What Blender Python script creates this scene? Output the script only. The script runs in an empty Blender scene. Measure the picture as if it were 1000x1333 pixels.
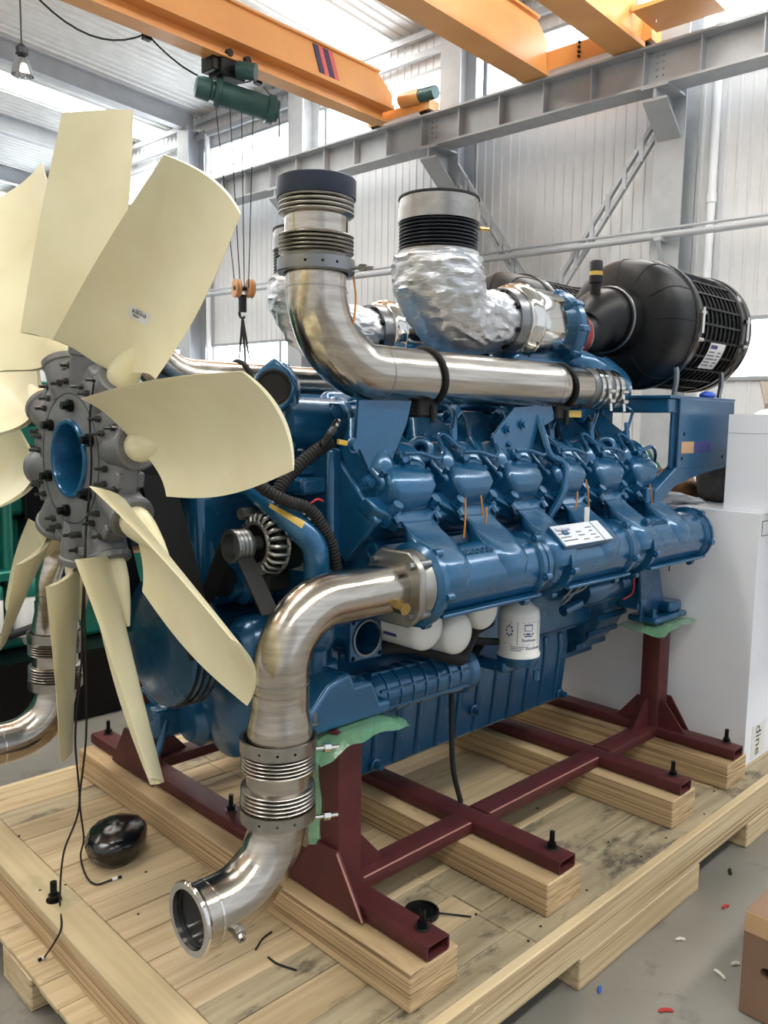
import bpy, bmesh, math, random
from mathutils import Vector, Matrix, noise
random.seed(7)
sc = bpy.context.scene
C = sc.collection
PI = math.pi

# ---------------------------------------------------------------- camera
CAM = Vector((-1.3296, -1.1943, 1.2579)); YAW, PITCH, ROLL = 0.79675, 0.1122, 0.01605
fw = Vector((math.cos(PITCH)*math.cos(YAW), math.cos(PITCH)*math.sin(YAW), -math.sin(PITCH)))
rt = fw.cross(Vector((0, 0, 1))).normalized(); up = rt.cross(fw)
r2 = rt*math.cos(ROLL) + up*math.sin(ROLL); u2 = -rt*math.sin(ROLL) + up*math.cos(ROLL)
cam = bpy.data.cameras.new('camera'); co = bpy.data.objects.new('camera', cam); C.objects.link(co)
m3 = Matrix((r2, u2, -fw)).transposed()
co.matrix_world = Matrix.Translation(CAM) @ m3.to_4x4()
cam.sensor_fit = 'VERTICAL'; cam.sensor_height = 36.0; cam.lens = 1069.6/1333*36.0
cam.clip_start = 0.05; cam.clip_end = 200
sc.camera = co

# ---------------------------------------------------------------- light
w = bpy.data.worlds.new('world'); sc.world = w; w.use_nodes = True
bg = w.node_tree.nodes['Background']
bg.inputs[0].default_value = (0.86, 0.93, 1.0, 1); bg.inputs[1].default_value = 1.35
vs = sc.view_settings
vs.view_transform = 'Standard'; vs.look = 'None'; vs.gamma = 1; vs.exposure = -0.32; vs.use_curve_mapping = False
WINDOW_E, SKYLIGHT_E = 8.0, 27.0

# ---------------------------------------------------------------- materials
def lin(c):
    return tuple((v/255/12.92 if v/255 <= .04045 else ((v/255+.055)/1.055)**2.4) for v in c) + (1,)
MATS = {}
def mat(name, rgb, rough=.5, metal=0., var=0., vscale=(4, 4, 4), rgb2=None, bump=0., bscale=(60, 60, 60), coat=0., emit=0.,
        alpha=1., trans=0., spots=None, spot_scale=8, spot_at=.62, rvar=0., aniso=0., sss=0.):
    m = bpy.data.materials.new(name); m.use_nodes = True; MATS[name] = m
    n, l = m.node_tree.nodes, m.node_tree.links
    b = n['Principled BSDF']
    b.inputs['Base Color'].default_value = lin(rgb); b.inputs['Roughness'].default_value = rough
    b.inputs['Metallic'].default_value = metal; b.inputs['Coat Weight'].default_value = coat
    b.inputs['Coat Roughness'].default_value = .15
    b.inputs['Specular IOR Level'].default_value = .3 if name.startswith('black_pl') else .5; b.inputs['Alpha'].default_value = alpha; b.inputs['Transmission Weight'].default_value = trans
    if emit:
        b.inputs['Emission Color'].default_value = lin(rgb); b.inputs['Emission Strength'].default_value = emit
    tc = n.new('ShaderNodeTexCoord')
    def nz(scale, det=4, rr=.55):
        mp = n.new('ShaderNodeMapping'); l.new(tc.outputs['Object'], mp.inputs[0]); mp.inputs['Scale'].default_value = scale
        t = n.new('ShaderNodeTexNoise'); l.new(mp.outputs[0], t.inputs['Vector'])
        t.inputs['Scale'].default_value = 1; t.inputs['Detail'].default_value = det; t.inputs['Roughness'].default_value = rr
        return t.outputs['Fac']
    col = None
    if rgb2 is None and var: rgb2 = tuple(max(0, v*(1-var)) for v in rgb)
    if rgb2 is not None:
        r = n.new('ShaderNodeValToRGB'); l.new(nz(vscale), r.inputs[0])
        r.color_ramp.elements[0].position = .35; r.color_ramp.elements[1].position = .65
        r.color_ramp.elements[0].color = lin(rgb2); r.color_ramp.elements[1].color = lin(rgb)
        col = r.outputs[0]
    if spots is not None:
        ss = spot_scale if isinstance(spot_scale, tuple) else (spot_scale,)*3
        r = n.new('ShaderNodeValToRGB'); l.new(nz(ss, 6, .65), r.inputs[0])
        r.color_ramp.elements[0].position = spot_at; r.color_ramp.elements[1].position = spot_at+.14
        r.color_ramp.elements[0].color = (0, 0, 0, 1); r.color_ramp.elements[1].color = (1, 1, 1, 1)
        mx = n.new('ShaderNodeMix'); mx.data_type = 'RGBA'; l.new(r.outputs[0], mx.inputs[0])
        if col: l.new(col, mx.inputs[6])
        else: mx.inputs[6].default_value = lin(rgb)
        mx.inputs[7].default_value = lin(spots); col = mx.outputs[2]
    if col: l.new(col, b.inputs['Base Color'])
    if rvar:
        r = n.new('ShaderNodeMapRange'); l.new(nz((9, 9, 9)), r.inputs[0])
        r.inputs[1].default_value = .3; r.inputs[2].default_value = .7
        r.inputs[3].default_value = max(.02, rough-rvar); r.inputs[4].default_value = rough+rvar
        l.new(r.outputs[0], b.inputs['Roughness'])
    if bump:
        bp = n.new('ShaderNodeBump'); bp.inputs['Strength'].default_value = bump; bp.inputs['Distance'].default_value = .01
        l.new(nz(bscale, 3), bp.inputs['Height']); l.new(bp.outputs[0], b.inputs['Normal'])
    if sss:
        b.inputs['Subsurface Weight'].default_value = sss; b.inputs['Subsurface Radius'].default_value = (.02, .015, .01)
    return m

mat('blue', (24, 90, 132), .24, .30, var=.10, vscale=(6, 6, 6), bump=.08, bscale=(90, 90, 90), coat=.6, rvar=.05)
mat('blue_sheet', (30, 90, 130), .28, .3, var=.06, coat=.4)
mat('steel', (196, 188, 178), .20, 1., rgb2=(168, 160, 150), vscale=(10, 10, 70), bump=.02, bscale=(40, 40, 300), rvar=.07)
mat('steel_long', (198, 190, 180), .19, 1., rgb2=(170, 162, 152), vscale=(3, 60, 60), bump=.02, bscale=(6, 200, 200), rvar=.06)
mat('steel_ring', (172, 168, 162), .28, 1., var=.12, vscale=(20, 20, 20))
mat('steel_grey', (138, 140, 142), .33, .9, var=.12)
mat('chrome', (222, 220, 216), .10, 1., var=.05, rvar=.04)
mat('foil', (208, 209, 212), .36, .82, var=.10, vscale=(9, 9, 9), bump=.5, bscale=(16, 16, 60), rvar=.06)
mat('cast_alu', (128, 128, 128), .52, .55, var=.14, vscale=(12, 12, 12), bump=.12, bscale=(70, 70, 70), spots=(96, 88, 78), spot_scale=7, spot_at=.66)
mat('alu_bright', (168, 166, 160), .34, .9, var=.15, bump=.05)
mat('cream', (229, 221, 186), .40, 0, rgb2=(220, 210, 170), vscale=(5, 5, 5), bump=.015, bscale=(140, 140, 140), coat=.12, sss=.12)
mat('black_plastic', (13, 14, 16), .42, 0, var=.15, bump=.08, bscale=(120, 120, 120))
mat('black_gloss', (12, 12, 14), .22, 0, var=.2, bump=.12, bscale=(22, 22, 22), coat=.3)
mat('black_bellow', (46, 50, 56), .35, .75, var=.1)
mat('navy_band', (44, 50, 66), .42, .4, var=.08)
mat('rubber', (13, 13, 14), .7, 0, var=.2, bump=.1)
mat('dark_iron', (40, 42, 44), .5, .6, var=.2)
mat('bolt_steel', (112, 110, 106), .35, .9, var=.2)
mat('bolt_black', (22, 22, 23), .3, .6)
mat('brass', (176, 148, 92), .28, 1.)
mat('red_frame', (84, 32, 34), .55, .05, rgb2=(72, 27, 30), vscale=(14, 14, 14), bump=.07, bscale=(60, 60, 60), spots=(116, 58, 54), spot_scale=22, spot_at=.7)
mat('red_weld', (176, 122, 112), .5, .2)
mat('white_can', (226, 226, 222), .26, 0, var=.03, coat=.4)
mat('print_blue', (58, 62, 120), .5)
mat('print_grey', (86, 88, 96), .5)
mat('print_black', (26, 28, 36), .5)
mat('label_white', (226, 226, 224), .35, .1, var=.04)
mat('plate_alu', (214, 216, 220), .3, .5, var=.05)
mat('yellow', (206, 170, 74), .45, 0, var=.1)
mat('red_rubber', (150, 44, 38), .5, 0, var=.1)
mat('red_wire', (176, 36, 36), .45)
mat('orange_tag', (196, 128, 50), .5)
mat('green_film', (128, 186, 146), .18, 0, alpha=.40, var=.12, bump=.3, bscale=(30, 30, 30), coat=.5)
mat('green_machine', (22, 112, 96), .35, .15, var=.15, coat=.3)
mat('cloth_green', (26, 92, 72), .9, 0, var=.2)
mat('hoist_green', (52, 92, 92), .45, .2, var=.2)
mat('orange_paint', (226, 164, 96), .42, 0, rgb2=(216, 152, 86), vscale=(1, 1, 1), coat=.15)
mat('stripe_navy', (54, 50, 84), .5); mat('stripe_red', (206, 98, 92), .5)
mat('pulley_orange', (190, 134, 84), .5, 0, var=.15)
mat('beam_grey', (168, 172, 176), .5, .1, var=.06)
mat('wall_sheet', (212, 214, 216), .45, .05, rgb2=(204, 206, 208), vscale=(1.5, 1.5, 1.5))
mat('roof_sheet', (216, 218, 216), .45, .1, var=.05)
mat('frame_grey', (150, 154, 158), .5, .1)
mat('pane', (240, 247, 255), .4, emit=WINDOW_E)
mat('skylight', (255, 252, 244), .4, emit=SKYLIGHT_E)
mat('lamp_glass', (210, 212, 214), .12, 1.)
mat('concrete', (136, 132, 125), .38, 0, rgb2=(118, 115, 108), vscale=(1.4, 1.4, 1.4), bump=.04, bscale=(40, 40, 40), spots=(92, 88, 80), spot_scale=4, spot_at=.55, rvar=.08)
mat('plank', (196, 176, 142), .62, 0, rgb2=(174, 152, 117), vscale=(1.6, 38, 10), bump=.12, bscale=(3, 90, 30), spots=(104, 88, 66), spot_scale=(5, 26, 5), spot_at=.60)
mat('plank_stained', (172, 158, 130), .66, 0, rgb2=(144, 130, 104), vscale=(1.8, 30, 10), bump=.12, bscale=(3, 90, 30), spots=(84, 76, 64), spot_scale=(6, 13, 5), spot_at=.53)
mat('plank_cross', (196, 178, 142), .6, 0, rgb2=(178, 160, 124), vscale=(36, 1.6, 10), bump=.1, bscale=(90, 3, 30), spots=(150, 146, 116), spot_scale=(4, 3, 5), spot_at=.57)
mat('plywood', (206, 180, 140), .6, 0, rgb2=(172, 144, 106), vscale=(10, 1.0, 120), bump=.15, bscale=(20, 2, 120), spots=(112, 86, 58), spot_scale=(5, .8, 170), spot_at=.50)
mat('plywood_x', (212, 192, 154), .6, 0, rgb2=(188, 164, 126), vscale=(1.2, 14, 60), bump=.12, bscale=(2, 20, 90), spots=(140, 112, 78), spot_scale=(1.0, 8, 120), spot_at=.53)
mat('carton_white', (232, 234, 240), .6, 0, var=.02)
mat('carton_brown', (128, 100, 80), .75, 0, var=.08)
mat('carton_inside', (196, 178, 160), .8, 0, var=.05)
mat('tape', (196, 160, 120), .35, 0, var=.12)
mat('bag_white', (236, 238, 240), .4, 0, var=.06, bump=.3, bscale=(20, 20, 20))
mat('cloth_grey', (104, 100, 98), .9, 0, rgb2=(80, 76, 74), vscale=(4, 18, 18))
mat('rag_brown', (140, 100, 66), .9, 0, var=.35, vscale=(14, 14, 14))
mat('blue_bag', (48, 92, 200), .5)
mat('scrap_white', (214, 210, 200), .7); mat('scrap_dark', (38, 34, 30), .8); mat('scrap_red', (170, 50, 44), .6)

# ---------------------------------------------------------------- mesh building
def V3(p): return Vector(p)
def frame(d):
    d = V3(d).normalized(); a = Vector((0, 0, 1)) if abs(d.z) < .9 else Vector((1, 0, 0))
    x = a.cross(d).normalized(); return x, d.cross(x), d
class MB:
    """collects shapes; build() links them as ONE mesh object"""
    def __init__(s): s.v = []; s.f = []
    def add(s, vs, fs):
        o = len(s.v); s.v += [tuple(p) for p in vs]; s.f += [tuple(i+o for i in f) for f in fs]; return s
    def box(s, x0, x1, y0, y1, z0, z1, M=None):
        vs = [V3((x, y, z)) for z in (z0, z1) for y in (y0, y1) for x in (x0, x1)]
        if M is not None: vs = [M @ p for p in vs]
        return s.add(vs, [(0, 2, 3, 1), (4, 5, 7, 6), (0, 1, 5, 4), (2, 6, 7, 3), (0, 4, 6, 2), (1, 3, 7, 5)])
    def bar(s, p0, p1, wd, ht, up=(0, 0, 1)):
        p0, p1 = V3(p0), V3(p1); d = (p1-p0).normalized(); a = V3(up)
        x = a.cross(d); x = x.normalized() if x.length > 1e-5 else Vector((1, 0, 0)); y = d.cross(x)
        vs = [p+x*(sx*wd/2)+y*(sy*ht/2) for p in (p0, p1) for sx, sy in ((-1, -1), (1, -1), (1, 1), (-1, 1))]
        return s.add(vs, [(3, 2, 1, 0), (4, 5, 6, 7)]+[(i, (i+1) % 4, (i+1) % 4+4, i+4) for i in range(4)])
    def loops(s, rings, closed=True, caps=(True, True), wrap=False):
        n = len(rings[0]); vs = [p for r in rings for p in r]; fs = []
        m = len(rings)
        for i in range(m if wrap else m-1):
            for j in range(n if closed else n-1):
                a, b = i*n+j, i*n+(j+1) % n; c, d = ((i+1) % m)*n+(j+1) % n, ((i+1) % m)*n+j
                fs.append((a, b, c, d))
        if not wrap and closed:
            if caps[0]: fs.append(tuple(range(n-1, -1, -1)))
            if caps[1]: fs.append(tuple((m-1)*n+j for j in range(n)))
        return s.add(vs, fs)
    def lathe(s, o, d, prof, seg=32, caps=(True, True), wrap=False, ph=0):
        o = V3(o); x, y, z = frame(d)
        return s.loops([[o+z*t+(x*math.cos(2*PI*k/seg+ph)+y*math.sin(2*PI*k/seg+ph))*r for k in range(seg)] for t, r in prof], caps=caps, wrap=wrap)
    def cyl(s, p0, p1, r0, r1=None, seg=16):
        p0, p1 = V3(p0), V3(p1); return s.lathe(p0, p1-p0, [(0, r0), ((p1-p0).length, r0 if r1 is None else r1)], seg)
    def tube(s, path, r, seg=12, caps=(True, True), closed=False):
        P = [V3(p) for p in path]; n = len(P); rr = r if isinstance(r, (list, tuple)) else [r]*n
        T = [(P[min(i+1, n-1)]-P[max(i-1, 0)]).normalized() for i in range(n)]
        x, y, _ = frame(T[0]); rings = []
        for i in range(n):
            x = (x-T[i]*x.dot(T[i])).normalized(); y = T[i].cross(x)
            rings.append([P[i]+(x*math.cos(2*PI*k/seg)+y*math.sin(2*PI*k/seg))*rr[i] for k in range(seg)])
        return s.loops(rings, caps=caps)
    def prism(s, poly, h0, h1, M=None):
        """2D polygon (in local x,y) extruded from z=h0 to h1"""
        n = len(poly); vs = [V3((a, b, h)) for h in (h0, h1) for a, b in poly]
        if M is not None: vs = [M @ p for p in vs]
        return s.add(vs, [tuple(range(n-1, -1, -1)), tuple(range(n, 2*n))]+[(i, (i+1) % n, (i+1) % n+n, i+n) for i in range(n)])
    def ell(s, c, rx, ry, rz, seg=16, rings=10, M=None):
        c = V3(c); R = []
        for i in range(rings+1):
            t = -PI/2+PI*i/rings; t = max(-1.55, min(1.55, t))
            ring = [V3((rx*math.cos(t)*math.cos(2*PI*k/seg), ry*math.cos(t)*math.sin(2*PI*k/seg), rz*math.sin(t))) for k in range(seg)]
            R.append([c+((M @ p) if M is not None else p) for p in ring])
        return s.loops(R)
    def torus(s, o, d, R, r, seg=32, s2=10):
        return s.lathe(o, d, [(r*math.sin(2*PI*k/s2), R+r*math.cos(2*PI*k/s2)) for k in range(s2)], seg, wrap=True)
    def mesh(s, name, m, tf=None, smooth=38):
        vs = [tf(V3(p)) for p in s.v] if tf else s.v
        me = bpy.data.meshes.new(name); me.from_pydata([tuple(p) for p in vs], [], s.f)
        b = bmesh.new(); b.from_mesh(me); bmesh.ops.recalc_face_normals(b, faces=b.faces); b.to_mesh(me); b.free()
        if smooth:
            me.polygons.foreach_set('use_smooth', [True]*len(me.polygons)); me.set_sharp_from_angle(angle=math.radians(smooth))
        me.materials.append(MATS[m]); me.update(); return me
    def build(s, name, m, parent=None, tf=None, bevel=0, smooth=38, seg=2):
        return put(name, s.mesh(name, m, tf, smooth), parent, bevel, seg)
def put(name, me, parent=None, bevel=0, seg=2):
    o = bpy.data.objects.new(name, me); C.objects.link(o)
    if parent is not None: attach(o, parent)
    if bevel:
        b = o.modifiers.new('bevel', 'BEVEL'); b.width = bevel; b.segments = seg; b.limit_method = 'ANGLE'; b.angle_limit = math.radians(35)
        b.harden_normals = False
    return o
WM = {}
def attach(o, p):
    o.parent = p; o.matrix_parent_inverse = WM.get(p.name, Matrix.Identity(4))
def thing(name, label, cat, loc=(0, 0, 0), group=None):
    e = bpy.data.objects.new(name, None); C.objects.link(e); e.location = loc; e.empty_display_size = .1
    WM[e.name] = Matrix.Translation(-V3(loc)); return tag(e, label, cat, group)
def tag(o, label, cat, group=None):
    o['label'] = label; o['category'] = cat
    if group: o['group'] = group
    return o
def struct(o, label=None, cat=None):
    o['kind'] = 'structure'
    if label: o['label'] = label
    if cat: o['category'] = cat
    return o
def fillet(pts, R, n=8):
    """polyline with rounded corners; R a number or a list for inner points"""
    P = [V3(p) for p in pts]; out = [P[0]]
    for i in range(1, len(P)-1):
        r = R[i-1] if isinstance(R, (list, tuple)) else R
        a = (P[i-1]-P[i]).normalized(); b = (P[i+1]-P[i]).normalized(); ang = a.angle(b)
        if ang > 3.1 or r <= 0: out.append(P[i]); continue
        d = min(r/math.tan(ang/2), .49*(P[i-1]-P[i]).length if i > 1 else .98*(P[i-1]-P[i]).length, .49*(P[i+1]-P[i]).length if i < len(P)-2 else .98*(P[i+1]-P[i]).length)
        r = d*math.tan(ang/2)
        c = P[i]+(a+b).normalized()*(r/math.sin(ang/2)); s0 = P[i]+a*d-c; s1 = P[i]+b*d-c; tot = s0.angle(s1)
        ax = s0.cross(s1).normalized()
        for k in range(n+1): out.append(c+Matrix.Rotation(tot*k/n, 3, ax) @ s0)
    out.append(P[-1]); return out
def smooth_path(pts, n=6):
    P = [V3(p) for p in pts]; P = [P[0]*2-P[1]]+P+[P[-1]*2-P[-2]]; out = []
    for i in range(1, len(P)-2):
        for k in range(n):
            t = k/n; a, b, c, d = P[i-1:i+3]
            out.append(.5*((2*b)+(c-a)*t+(2*a-5*b+4*c-d)*t*t+(3*b-a-3*c+d)*t**3))
    out.append(P[-2]); return out
def hexbolt(s, p, d, r, h, seg=6):
    s.cyl(V3(p)-V3(d).normalized()*.004, V3(p)+V3(d).normalized()*h, r, r*.97, seg); return s
def text(body, size, m, M, parent, name='lettering', ext=.0006, align='CENTER'):
    cu = bpy.data.curves.new('t', 'FONT'); cu.body = body; cu.size = size; cu.extrude = ext; cu.align_x = align; cu.align_y = 'CENTER'
    cu.resolution_u = 2
    t = bpy.data.objects.new('t', cu); C.objects.link(t)
    bpy.context.view_layer.update()
    me = bpy.data.meshes.new_from_object(t.evaluated_get(bpy.context.evaluated_depsgraph_get()))
    bpy.data.objects.remove(t); bpy.data.curves.remove(cu)
    me.transform(M); me.materials.clear(); me.materials.append(MATS[m])
    o = put(name, me, parent); return o
def axes(o, x, y, z):
    """matrix with columns x,y,z and origin o"""
    M = Matrix((V3(x), V3(y), V3(z))).transposed().to_4x4(); M.translation = V3(o); return M
def copy_tree(o, parent=None):
    c = o.copy(); C.objects.link(c)
    if parent is not None: c.parent = parent
    for ch in list(o.children): copy_tree(ch, c)
    return c
def drill(o, cuts):
    """real holes: cuts = [(p0, p1, radius)] taken out of mesh object o"""
    s = MB()
    for p0, p1, r in cuts: s.cyl(p0, p1, r, seg=16)
    c = s.build('cutter', list(MATS)[0]); m = o.modifiers.new('holes', 'BOOLEAN'); m.operation = 'DIFFERENCE'; m.solver = 'EXACT'; m.object = c
    bpy.context.view_layer.update()
    me = bpy.data.meshes.new_from_object(o.evaluated_get(bpy.context.evaluated_depsgraph_get()))
    o.modifiers.clear(); o.data = me; bpy.data.objects.remove(c)
    me.polygons.foreach_set('use_smooth', [False]*len(me.polygons)); me.update()
    while len(me.materials) > 1: me.materials.pop(index=len(me.materials)-1)
    return o
YC = 0.879
def mir(p): return Vector((p.x, 2*YC-p.y, p.z))
FL, DK = -0.31, -0.098          # floor level, deck level

# ================================================================ THE HALL
TH = math.radians(3.5); NX = Vector((math.cos(TH), math.sin(TH), 0)); NY = Vector((-math.sin(TH), math.cos(TH), 0))
def H(u, v, z): return Vector((CAM.x, CAM.y, 0))+NX*v+NY*u+Vector((0, 0, z))
def hall(p): return H(p.x, p.y, p.z)          # local (u along far wall, v towards it, z)
floor = MB().box(-14, 18, -14, 26, FL-.1, FL).build('floor', 'concrete', smooth=0); struct(floor, 'dusty grey concrete workshop floor', 'floor')

def ribs(u0, u1, pitch, dep):
    """trapezoid rib profile along u -> [(u, offset)]"""
    out = [(u0, 0)]; u = u0+pitch*.5
    while u < u1-pitch*.4:
        out += [(u-pitch*.16, 0), (u-pitch*.08, dep), (u+pitch*.08, dep), (u+pitch*.16, 0)]; u += pitch
    return out+[(u1, 0)]
def wall_sheet(u0, u1, z0, z1):
    pr = ribs(u0, u1, .16, -.014); t = .03
    a = [V3((u, 11.2+o, z)) for z in (z0, z1) for u, o in pr]+[V3((u, 11.2+t, z)) for z in (z0, z1) for u, o in (pr[0], pr[-1])]
    n = len(pr); fs = [(i, i+1, n+i+1, n+i) for i in range(n-1)]+[(2*n, 2*n+1, 2*n+3, 2*n+2), (0, n, 2*n+2, 2*n), (n-1, 2*n-1, 2*n+3, 2*n+1)]
    o = MB().add(a, fs).build('wall_far', 'wall_sheet', tf=hall, smooth=20); return struct(o, 'pale grey ribbed sheet wall at the far end of hall', 'wall')
U0, U1 = -4, 30
wall_sheet(U0, U1, FL, 1.84); wall_sheet(U0, -.5, 1.84, 2.85); wall_sheet(4.45, 11.9, 1.84, 2.85); wall_sheet(17.6, U1, 1.84, 2.85)
wall_sheet(U0, U1, 2.85, 5.75); wall_sheet(U0, U1, 7.07, 7.80)
bw = MB().box(-30, 31, -5.1, -5.0, FL, 8.7).build('wall_back_blocker', 'wall_sheet', tf=hall, smooth=0); struct(bw, 'plain sheet wall added unseen behind the photographer to block light', 'wall')  # unseen wall, added to keep sky light from behind off the engine front
nwin = [0]
def window(u0, u1, z0, z1, n):
    nwin[0] += 1; i = nwin[0]
    e = bpy.data.objects.new('window_%d' % i, None); C.objects.link(e); e.location = H((u0+u1)/2, 11.2, z0); WM[e.name] = Matrix.Translation(-e.location)
    struct(e, None, 'window')
    for k in range(n):
        a = u0+(u1-u0)*k/n; b = u0+(u1-u0)*(k+1)/n
        MB().box(a+.03, b-.03, 11.205, 11.225, z0+.04, z1-.04).build('pane', 'pane', e, hall, smooth=0)
    f = MB()
    f.box(u0, u1, 11.16, 11.24, z0, z0+.05).box(u0, u1, 11.16, 11.24, z1-.05, z1)
    for k in range(n+1):
        a = u0+(u1-u0)*k/n; f.box(a-.035, a+.035, 11.165, 11.235, z0, z1)
    f.build('window_frame', 'frame_grey', e, hall, smooth=0); return e
window(U0, 8.1, 5.75, 7.07, 4)['label'] = 'bright strip window above crane rail on the side of cartons'
window(8.1, 15.4, 5.75, 7.07, 2)['label'] = 'bright strip window above crane rail behind the hoist'
window(15.4, 22.7, 5.75, 7.07, 2)['label'] = 'bright strip window above crane rail behind the fan blades'
window(22.7, U1, 5.75, 7.07, 2)['label'] = 'bright strip window above crane rail at remote end of wall'
window(-.5, 4.45, 1.84, 2.66, 3)['label'] = 'low bright window behind the air filter and cartons'
window(11.9, 17.6, 1.84, 2.85, 5)['label'] = 'low bright window behind hanging hook block'
wall_sheet(-.5, 4.45, 2.66, 2.85)
def roofz(v): return 7.80+.05*(11.2-v)
cuts = [(-6, -3.8), (-3.0, 3.2), (4.0, 10.25), (11.0, 17.2), (18.0, 25.6), (26.4, 31)]
for a, b in cuts:
    pr = ribs(a, b, .2, -.03); n = len(pr)
    vs = [V3((u, v, roofz(v)+o)) for v in (-5.2, 11.6) for u, o in pr]+[V3((u, v, roofz(v)+.04)) for v in (-5.2, 11.6) for u, o in (pr[0], pr[-1])]
    fs = [(i, i+1, n+i+1, n+i) for i in range(n-1)]+[(2*n, 2*n+1, 2*n+3, 2*n+2)]
    struct(MB().add(vs, fs).build('ceiling', 'roof_sheet', tf=hall, smooth=20), 'pale corrugated metal roof sheeting', 'ceiling')
for a, b in [(-3.8, -3.0), (3.2, 4.0), (10.25, 11.0), (17.2, 18.0), (25.6, 26.4)]:
    vs = [V3((u, v, roofz(v)+z)) for z in (0, .02) for v in (-5.2, 11.6) for u in (a, b)]
    o = MB().add(vs, [(0, 1, 3, 2), (4, 6, 7, 5), (0, 4, 5, 1), (2, 3, 7, 6), (0, 2, 6, 4), (1, 5, 7, 3)]).build('ceiling_skylight' if a > 5 else 'ceiling_skylight_offscreen', 'skylight', tf=hall, smooth=0)
    struct(o, 'translucent skylight strip in the corrugated roof', 'skylight')
def ibeam(s, p0, p1, wd, ht, tw=.02, tf_=.025, up=(0, 0, 1)):
    p0, p1 = V3(p0), V3(p1); a = V3(up)
    s.bar(p0, p1, tw, ht-tf_*2+.002, up); s.bar(p0+a*(ht/2-tf_/2), p1+a*(ht/2-tf_/2), wd, tf_, up); s.bar(p0-a*(ht/2-tf_/2), p1-a*(ht/2-tf_/2), wd, tf_, up); return s
COLS = [1.15, 4.8, 8.45, 12.1, 15.75, 19.4, 23.05]
for u, wv in zip(COLS[3:], ('hidden partly by the striped girder', 'meeting the column behind the hoist', 'crossing behind the pendant lamp', 'lowest one behind the fan blades')):
    r = thing('roof_rafter', 'grey steel roof rafter under corrugated sheeting, '+wv, 'rafter', H(u, 11, 7.4))
    for nm, w_, h0, h1 in (('web', .02, -.36, -.02), ('bottom_flange', .2, -.385, -.36), ('top_flange', .2, -.02, 0)):
        vs = [V3((u+sx*w_/2, v, roofz(v)+hh-.035)) for hh in (h0, h1) for v in (-4.9, 11.0) for sx in (-1, 1)]
        MB().add(vs, [(0, 1, 3, 2), (4, 6, 7, 5), (0, 4, 5, 1), (2, 3, 7, 6), (0, 2, 6, 4), (1, 5, 7, 3)]).build(nm, 'beam_grey', r, hall, smooth=0)
    for v in (2, 4.5, 7, 9.3):
        MB().cyl((u, v, roofz(v)-.38), (u+.55, v, roofz(v)-.06), .025, seg=8).build('fly_brace', 'beam_grey', r, hall)
for z in (7.62, 7.3):
    tag(MB().box(U0, U1, 11.04, 11.12, z-.05, z+.05).build('wall_girt', 'beam_grey', tf=hall, smooth=0), 'horizontal grey girt along wall top, %s the roof edge' % ('right under' if z > 7.5 else 'a step below'), 'girt')
for u, wv in zip(COLS[1:5], ('above the near air filter', 'behind the foil-wrapped exhaust', 'behind the black-capped bellows', 'beside the hanging hook block')):
    c = thing('wall_column', 'grey steel wall column carrying the crane runway, '+wv, 'column', H(u, 10.9, FL))
    MB().box(u-.20, u+.20, 10.72, 10.745, FL, 7.45).build('flange', 'beam_grey', c, hall, smooth=0)
    MB().box(u-.20, u+.20, 11.13, 11.155, FL, 7.45).build('flange', 'beam_grey', c, hall, smooth=0)
    MB().box(u-.015, u+.015, 10.745, 11.13, FL, 7.45).build('web', 'beam_grey', c, hall, smooth=0)
    k = MB(); k.prism([(10.72, 5.44), (10.22, 5.44), (10.22, 5.30), (10.72, 4.95)], -.02, .02, axes((u, 0, 0), (0, 1, 0), (0, 0, 1), (1, 0, 0)))
    k.build('bracket_web', 'beam_grey', c, hall, smooth=0)
    MB().box(u-.18, u+.18, 10.2, 10.72, 5.43, 5.46).build('bracket_plate', 'beam_grey', c, hall, smooth=0)
    k = MB(); k.add([(u-.16, 10.22, 5.28), (u+.16, 10.22, 5.28), (u+.16, 10.73, 4.92), (u-.16, 10.73, 4.92), (u-.16, 10.22, 5.31), (u+.16, 10.22, 5.31), (u+.16, 10.73, 4.95), (u-.16, 10.73, 4.95)],
        [(0, 1, 2, 3), (4, 7, 6, 5), (0, 4, 5, 1), (1, 5, 6, 2), (2, 6, 7, 3), (3, 7, 4, 0)]); k.build('bracket_flange', 'beam_grey', c, hall, smooth=0)
for u0, u1 in ((8.3, 6.7), (4.95, 6.55)):
    d = thing('diagonal_brace', 'battened pair of grey angles sloping down from column %s' % ('behind the foil-wrapped exhaust' if u0 > 6 else 'behind the near air filter'), 'brace', H(u0, 10.8, 5.2))
    for o_ in (-.09, .09):
        MB().bar(H(u0, 10.75, 5.2+o_*1.2), H(u1, 10.75, 2.95+o_*1.2), .07, .05).build('angle', 'beam_grey', d, smooth=0)
    for k in range(1, 7):
        t = k/7; uu = u0+(u1-u0)*t; z = 5.2-2.25*t
        MB().bar(H(uu, 10.72, z-.15), H(uu, 10.72, z+.15), .06, .03, up=tuple(NX)).build('batten', 'beam_grey', d, smooth=0)
for u, wv in ((4.35, 'right of the near air filter'), (15.35, 'behind hook block')):
    wv = wv.replace('right of', 'beside')
    dp = thing('rain_downpipe', 'white plastic downpipe on the far wall, '+wv, 'pipe', H(u, 11.1, FL))
    MB().cyl(H(u, 11.08, FL), H(u, 11.08, 7.3), .055, seg=12).build('pipe', 'carton_white', dp)
    for z in (2.2, 4.2, 6.4): MB().cyl(H(u, 11.08, z-.06), H(u, 11.08, z+.06), .068, seg=12).build('socket', 'carton_white', dp)
cp = thing('compressed_air_pipe', 'long grey pipe on brackets crossing far wall below runway', 'pipe', H(8, 10.6, 3.7))
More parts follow.
